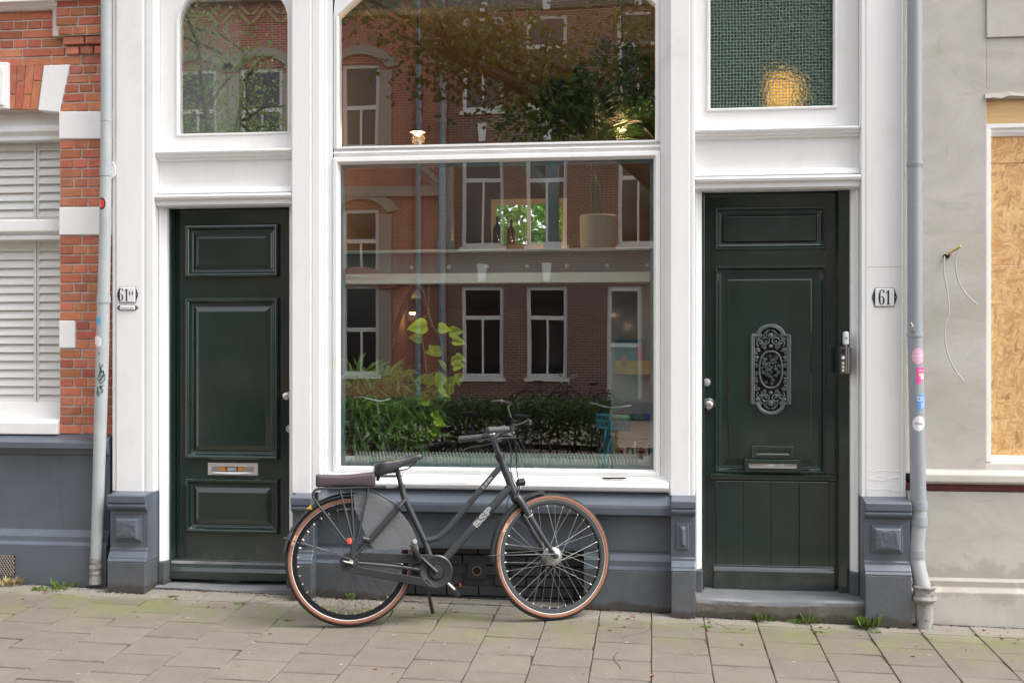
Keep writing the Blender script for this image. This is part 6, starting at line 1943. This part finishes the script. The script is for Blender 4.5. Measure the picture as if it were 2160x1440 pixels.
# orange brick house with arches and a patterned frieze
YO2 = 20.8
rx0_, rx1_ = -19.0, xt0 - .02
oh = thing('arched_brick_house', 'orange red brick house with sandstone arches and a zigzag frieze across the street', 'house', (-11, -YO2 - 1, -.6))
V2 = lambda px: X(px, YO2)
wz = lambda py: Z(py, 760, YO2)
ow = []
for (a, b) in ((721, 797), (502, 592), (372, 452), (250, 330)):
    for c0, c1 in ((312, 135), (575, 440), (792, 600)):
        ow.append((V2(a), V2(b), wz(c0), wz(c1)))
mb = MB(); wall_open(mb, rx0_, rx1_, -.7, 12.6, -YO2 - .3, -YO2, ow); add('wall', mb, RBR, oh)
mb = MB(); mb.box(rx0_, rx1_, -YO2 - 4, -YO2 - .32, -.7, 12.6); add('house_core', mb, IWD, oh)
for w in ow:
    far_window(oh, *w, -YO2, True, .5)
    xm, hw = (w[0] + w[1]) / 2, (w[1] - w[0]) / 2 + .22
    mb = MB()
    ls = []
    for k in range(13):
        a = R(30 + 120 * k / 12)
        for_r = lambda rr: (xm + rr * math.cos(a) / math.cos(R(30)), w[3] - .1 + (rr * (math.sin(a) - .5)) * 1.0)
        i_, o_ = for_r(hw), for_r(hw + .30)
        ls.append([(i_[0], -YO2, i_[1]), (i_[0], -YO2 + .08, i_[1]), (o_[0], -YO2 + .08, o_[1] + .06), (o_[0], -YO2, o_[1] + .06)])
    mb.loops(ls); add('arch', mb, SAND_ST if w[3] > 5 else RBR, oh)
    for sx_ in (w[0] - .32, w[1] + .02):
        mb = MB(); mb.box(sx_, sx_ + .3, -YO2, -YO2 + .05, w[2], w[3] - .15); add('jamb_stones', mb, SAND_ST, oh)
for c0, c1 in ((416, 396), (330, 318), (600, 590)):
    mb = MB(); mb.box(rx0_, rx1_, -YO2, -YO2 + .10, wz(c0), wz(c1)); add('stone_band', mb, SAND_ST, oh)
YEL = mat('yellow_brick', (.48, .36, .16), .85, var=.1)
zf0 = Z(48, 495, YO2); zf1 = Z(12, 495, YO2)
x = rx0_ + .2
k = 0
while x < rx1_ - .6:
    for dz in (0, .2):
        mb = MB(); mb.prism([(x, -YO2 + .03, zf0 + dz), (x + .1, -YO2 + .03, zf0 + dz), (x + .4, -YO2 + .03, zf1 - .1 + dz), (x + .3, -YO2 + .03, zf1 - .1 + dz)], (0, -.02, 0))
        mb.prism([(x + .8, -YO2 + .032, zf0 + dz), (x + .7, -YO2 + .032, zf0 + dz), (x + .4, -YO2 + .032, zf1 - .1 + dz), (x + .5, -YO2 + .032, zf1 - .1 + dz)], (0, -.02, 0))
        add('frieze_chevron', mb, YEL, oh)
    x += .8
mb = MB(); mb.box(rx0_, rx1_, -YO2, -YO2 + .25, Z(5, 495, YO2), Z(-12, 495, YO2)); add('frieze_band', mb, SAND_ST, oh)
for px, lab in ((881, 'blue grey downpipe on the orange brick house across the street'), (931, 'blue grey downpipe where the two houses across the street meet')):
    xx = X(px, YO2 - .1)
    dp = thing('downpipe', lab, 'drainpipe', (xx, -YO2 + .12, -.5))
    mb = MB(); mb.tube([(xx, -YO2 + .12, -.4), (xx, -YO2 + .12, 12)], .07, 10); add('pipe', mb, mat('blue_grey_pipe', (.22, .26, .32), .4), dp, smooth=True)
    for zz in (1.2, 4.2, 7.2):
        mb = MB(); mb.lathe([(.07, -.04), (.085, -.04), (.085, .04), (.07, .04)], (xx, -YO2 + .12, zz), (0, 0, 1), 12, False); add('pipe_collar', mb, PIPE, dp)

# clipped hedge, parked bicycles, trees
HEDGE = foliage('hedge_leaf', (.055, .11, .03), .4, 9)
hx0, hx1, hy = -7.5, -.55, -12.3
hg = thing('hedge', 'low clipped green hedge along the far side of the road', 'hedge', ((hx0 + hx1) / 2, hy, -.3))
mb = MB()
r2 = random.Random(3)
for _ in range(9000):
    p0 = Vector((r2.uniform(hx0, hx1), hy + r2.uniform(-.35, .35), -.2 + .92 * r2.random() ** .6 + .05 * math.sin(r2.uniform(0, 6))))
    leaf(mb, p0, r2.uniform(.06, .11), r2.uniform(.035, .06), (r2.gauss(0, 1), r2.gauss(.3, 1), r2.gauss(.4, .7)), (r2.gauss(0, 1), 1, 1))
add('foliage', mb, HEDGE, hg)
mb = MB()
for k in range(24):
    x = hx0 + .2 + (hx1 - hx0 - .4) * k / 23
    mb.tube([(x, hy, -.5), (x + .05, hy, .2), (x - .04, hy + .05, .6)], [.02, .015, .006], 5)
add('stems', mb, mat('hedge_wood', (.06, .045, .03), .9), hg, kind='stuff')
def parked_bike(label, x, y, rz, m, extra=None):
    z0 = gz(x, -3.2) - .105 if y > -13.4 else gz(x, -3.2) - .005
    t = bpy.data.objects.new('parked_bicycle', None)
    C.objects.link(t)
    WLOC[t.name] = Vector((0, 0, 0))
    tag(t, label, 'bicycle', 'bicycles parked across the street')
    r_, wb = .35, 1.1
    for cx_ in (0, wb):
        mb = MB(); mb.lathe([(.318, -.012), (.332, -.018), (.35, 0), (.332, .018), (.318, .012)], (cx_, 0, r_), (0, 1, 0), 36, False)
        w = add('wheel', mb, RUBBER, t, smooth=True)
        mb = MB()
        for k in range(14):
            a = 2 * math.pi * k / 14
            mb.tube([(cx_ + .02 * math.cos(a + 1), .02, r_ + .02 * math.sin(a + 1)), (cx_ + .32 * math.cos(a), 0, r_ + .32 * math.sin(a))], .0018, 4)
        add('spokes', mb, SPK2, w, kind='stuff')
    mb = MB()
    bb, sc_, ht, hb_ = (.46, 0, .29), (.33, 0, .72), (.86, 0, .86), (.93, 0, .66)
    for a, b, q2 in ((bb, sc_, .018), (bb, hb_, .02), ((.42, 0, .45), ht, .018), (ht, hb_, .02), ((0, .05, r_), sc_, .010), ((0, -.05, r_), sc_, .010), ((0, .05, r_), bb, .011), ((0, -.05, r_), bb, .011), (hb_, (wb, .05, r_), .013), (hb_, (wb, -.05, r_), .013)):
        mb.tube([a, b], q2, 8)
    add('frame', mb, m, t, smooth=True)
    mb = MB(); mb.tube([ht, (.83, 0, .98), (.84, 0, 1.03)], .013, 8); mb.tube(smooth_path([Vector((.66, -.27, 1.06)), Vector((.80, -.24, 1.07)), Vector((.85, 0, 1.03)), Vector((.80, .24, 1.07)), Vector((.66, .27, 1.06))]), .011, 8); add('handlebar', mb, STEEL, t, smooth=True)
    mb = MB(); mb.tube([sc_, (.30, 0, .86)], .013, 8); mb.ball((.27, 0, .90), .12, 10, 1.1, .7, .3); add('saddle', mb, SADL, t, smooth=True)
    mb = MB(); mb.box(-.20, .16, -.07, .07, .74, .755); mb.tube([(.0, -.06, r_), (-.10, -.06, .745)], .006, 6); mb.tube([(.0, .06, r_), (-.10, .06, .745)], .006, 6); add('carrier', mb, FRAME, t)
    if extra:
        mb = MB()
        for zz in (.78, .86, .94):
            mb.tube([(.98, -.2, zz), (1.28, -.2, zz), (1.28, .2, zz), (.98, .2, zz), (.98, -.2, zz)], .010, 6)
        for k in range(7):
            yy = -.2 + .4 * k / 6
            mb.tube([(1.28, yy, .94), (1.28, yy, .78), (.98, yy, .78), (.98, yy, .94)], .008, 5)
        add('front_rack', mb, extra, t)
    t.location = (x, y, z0)
    t.rotation_euler = (R(4), 0, rz)
    WLOC[t.name] = t.location.copy()
    return t
TURQ = mat('turquoise_paint', (.05, .30, .36), .35)
parked_bike('black bicycle parked broadside near the kerb, reflected behind the vine', -2.75, -8.3, R(6), FRAME)
parked_bike('black bicycle parked at an angle left of the broadside one', -4.4, -8.8, R(40), FRAME)
parked_bike('turquoise bicycle with a front rack parked head-on by the hedge', -.72, -9.0, R(82), TURQ, TURQ)
parked_bike('black bicycle leaning against the dark terrace wall, left one', -3.0, -20.4, R(5), FRAME)
parked_bike('black bicycle leaning against the dark terrace wall, right one', -1.1, -20.4, R(184), FRAME)

BARK = mat('tree_bark', (.075, .058, .042), .9, var=.3, vs=8, bump=.6, bs=25, stretch=(1, 1, .3))
def tree(label, x, y, h0, limbs, nleaf, L, m, seed, spread, trunk_r=.2, zmin=3.6):
    z0 = gz(x, -3.2) - .12
    t = thing('street_tree', label, 'tree', (x, y, z0), 'street trees')
    r2 = random.Random(seed)
    mb = MB()
    mb.tube(smooth_path([Vector((x, y, z0 - .3)), Vector((x + .05, y, 1.5)), Vector((x, y + .05, h0))]), [trunk_r * (1 - .04 * i) for i in range(9)], 12)
    tips = []
    for (dx, dy, dz) in limbs:
        e = Vector((x + dx, y + dy, h0 + dz))
        mid = Vector((x, y, h0)).lerp(e, .5) + Vector((0, 0, .3))
        pth = smooth_path([Vector((x, y, h0 - .2)), mid, e], 5)
        mb.tube(pth, [trunk_r * .75 * (1 - .085 * i) for i in range(len(pth))], 8)
        for _ in range(9):
            s = pth[r2.randrange(4, len(pth))]
            q2 = s + Vector((r2.gauss(0, spread * .55), r2.gauss(0, spread * .55), r2.gauss(.1, spread * .4)))
            mb.tube([s, s.lerp(q2, .5) + Vector((0, 0, .12)), q2], [.035, .022, .008], 5)
            tips += [q2, s.lerp(q2, .6), s.lerp(q2, .35)]
    add('trunk', mb, BARK, t, smooth=True)
    mb = MB()
    for k in range(nleaf):
        c_ = tips[k % len(tips)]
        p0 = c_ + Vector((r2.gauss(0, .38), r2.gauss(0, .38), r2.gauss(-.05, .30)))
        if p0.z < zmin: continue
        leaf(mb, p0, L * r2.uniform(.7, 1.3), L * .6 * r2.uniform(.7, 1.2), (r2.gauss(0, 1), r2.gauss(0, 1), r2.gauss(-.5, .6)), (r2.gauss(0, 1), r2.gauss(0, 1), 1), .15)
    add('crown', mb, m, t)
LEAFD = foliage('elm_leaf', (.07, .115, .03), .35, 4)
LEAFL = foliage('light_acacia_leaf', (.22, .31, .11), .3, 4)
tree('dark leafy street tree with a leaning limb behind the camera, mirrored in the upper window', .9, -9.4, 3.4, [(-2.4, .3, 2.3), (-1.2, -.8, 2.9), (.6, .6, 2.4), (-3.9, -.2, 3.0), (-.6, .6, 3.4), (1.8, -.4, 3.0), (-4.9, .3, 3.2), (-4.4, .6, 2.6), (-2.8, .2, 1.9)], 7600, .115, LEAFD, 5, .85, .26, 4.5)
tree('light green feathery street tree mirrored in the left fanlight', -8.1, -13.9, 3.0, [(-.8, .5, 2.0), (.5, .6, 2.6), (-1.6, 0, 3.2), (.2, -.6, 3.8), (-.4, .3, 4.6)], 7000, .085, LEAFL, 8, .85, .15, 3.0)

# ------------------------------------------------------------ weeds and litter on the pavement
GRASS = foliage('weed_grass', (.20, .29, .075), .4, 60)
DRYG = mat('dry_grass', (.38, .30, .13), .7, var=.2, vs=40)
def tuft(name, label, px, py, Y, n, h_, spread, m, wd=.004, broad=False):
    p0 = P(px, py, Y)
    z0 = gz(p0.x, Y) + .001
    t = MB()
    r2 = random.Random(px)
    for _ in range(n):
        a = r2.uniform(0, 6.28)
        rr = spread * math.sqrt(r2.random())
        b = Vector((p0.x + rr * math.cos(a), Y + rr * .6 * math.sin(a), z0))
        d = Vector((math.cos(a) * r2.uniform(.1, .9), math.sin(a) * .6, r2.uniform(.5, 1.2) if not broad else r2.uniform(.1, .6)))
        leaf(t, b, h_ * r2.uniform(.5, 1.2), wd * r2.uniform(.7, 1.4), d, (r2.gauss(0, .4), -1, .3), .25)
    return add(name, t, m, None, label, 'weed', 'weeds in the pavement joints')
tuft('grass_tuft', 'bright green grass tuft at the foot of the right pier plinth', 1832, 1325, -.22, 90, .08, .05, GRASS, .0022)
tuft('grass_tuft', 'small grass tuft against the right threshold stone, left one', 1612, 1290, -.18, 46, .055, .045, GRASS, .002)
tuft('grass_tuft', 'small grass tuft against the right threshold stone, right one', 1705, 1288, -.18, 44, .065, .04, GRASS, .002)
tuft('leafy_weed', 'broad leaved weed between the two tufts by the right threshold', 1682, 1284, -.175, 9, .06, .02, GRASS, .026, True)
tuft('leafy_weed', 'low creeping weed in the pavement joint near the left drainpipe', 105, 1248, -.19, 90, .028, .11, GRASS, .008, True)
tuft('grass_tuft', 'thin grass in the joint by the left drainpipe foot', 135, 1232, -.12, 45, .06, .09, GRASS, .004)
tuft('grass_tuft', 'half dry grass tuft below the vent grille at the left edge', 22, 1222, -.14, 70, .06, .06, DRYG, .004)
tuft('leafy_weed', 'tiny seedling in the corner behind the rear wheel', 738, 1252, -.10, 8, .05, .012, GRASS, .022)
for k, (px, py, Y) in enumerate(((365, 1252, -.23), (505, 1268, -.32), (1490, 1345, -.36), (1726, 1345, -.36), (1846, 1343, -.30), (610, 1330, -.62))):
    tuft('moss_clump', ('small moss growing in the pavement joint ' + ('right of the left pier plinth', 'before the left door', 'left of the right threshold', 'before the right threshold', 'in front of the right pier plinth', 'left of the rear wheel')[k]), px, py, Y, 40, .014, .03, GRASS, .006, True)
# crumbs, petals and dead leaves: too many and too small to tell apart
mb = MB()
r2 = random.Random(77)
for _ in range(700):
    x, y = r2.uniform(-4.4, 2.3), -.1 - 1.9 * r2.random() ** 2.2
    if r2.random() < .45: y = r2.uniform(-.28, -.1)
    mb.m = r2.choice((0, 0, 1, 1, 2, 3))
    s = r2.uniform(.002, .006) if mb.m != 2 else r2.uniform(.006, .016)
    c = Vector((x, y, gz(x, y) + .003))
    a = r2.uniform(0, 6.28)
    leaf(mb, c, s * 2, s * 1.2, (math.cos(a), math.sin(a), .15), (0, 0, 1), .3)
add('pavement_litter', mb, [mat('pale_crumb', (.5, .47, .42), .8), mat('dark_crumb', (.06, .045, .03), .9), mat('dead_leaf', (.30, .13, .04), .7), mat('grey_crumb', (.25, .24, .22), .8)], None, None, None, None, 'stuff')
mb = MB()
r2 = random.Random(78)
for _ in range(2600):                    # damp soil gathered along the foot of the houses
    x = r2.uniform(-4.4, 2.4)
    yf = -.090 if x < -3.45 else (-.074 if x > 1.5 else (-.182 if (x < -3.13 or 1.25 < x or -2.24 < x < -2.04 or .10 < x < .26) else (-.05 if x < -2.24 else (-.084 if x < .1 else -.150))))
    y = yf - abs(r2.gauss(0, .012)) + .003
    s = r2.uniform(.002, .007)
    mb.ball((x, y, gz(x, y) + .001), s, 4, 1.3, 1, .6)
add('wall_foot_soil', mb, mat('damp_soil', (.07, .05, .035), .95, var=.3), None, None, None, None, 'stuff')

# cracks in single slabs and trodden gum
def gpt(px, py):
    Y = -.5
    for _ in range(30):
        x = X(px, Y)
        d = (CZ - gz(x, Y) - .0012) * F / (py - 740)
        Y = (d + x * SN) / CS - D
    x = X(px, Y)
    return Vector((x, Y, gz(x, Y) + .0012))
def ground_ribbon(mb, pts, w):
    q = [gpt(a, b) for a, b in pts]
    ls = []
    for i, p in enumerate(q):
        t = (q[min(i + 1, len(q) - 1)] - q[max(i - 1, 0)]).normalized()
        s_ = Vector((-t.y, t.x, 0)) * w / 2
        ls.append([p + s_, p - s_])
    return mb.loops(ls, False, False, False)
CRK = mat('crack_dirt', (.05, .04, .03), .95)
for pts in ([(1304, 1374), (1294, 1384), (1297, 1394), (1306, 1402), (1310, 1411)], [(855, 1261), (900, 1275), (945, 1284)], [(1479, 1300), (1508, 1312), (1541, 1326)], [(520, 1274), (570, 1266), (632, 1256)], [(1310, 1345), (1330, 1338), (1352, 1334), (1375, 1327)]):
    mb = MB(); ground_ribbon(mb, pts, .0045)
    add('crack', mb, CRK, pave)
mb = MB()
r2 = random.Random(5)
for (px, py) in ((397, 1302), (534, 1354), (830, 1338), (938, 1357), (1322, 1354), (165, 1420), (1675, 1395), (1960, 1380), (720, 1400)):
    c = gpt(px, py)
    k = len(mb.v)
    n_ = 9
    mb.v += [(c.x + r2.uniform(.009, .014) * math.cos(6.283 * i / n_), c.y + r2.uniform(.010, .016) * math.sin(6.283 * i / n_), c.z + .0008 + .04 * 0) for i in range(n_)]
    mb.face(range(k, k + n_))
add('trodden_gum', mb, mat('old_gum', (.30, .28, .25), .9, var=.2), None, None, None, None, 'stuff')
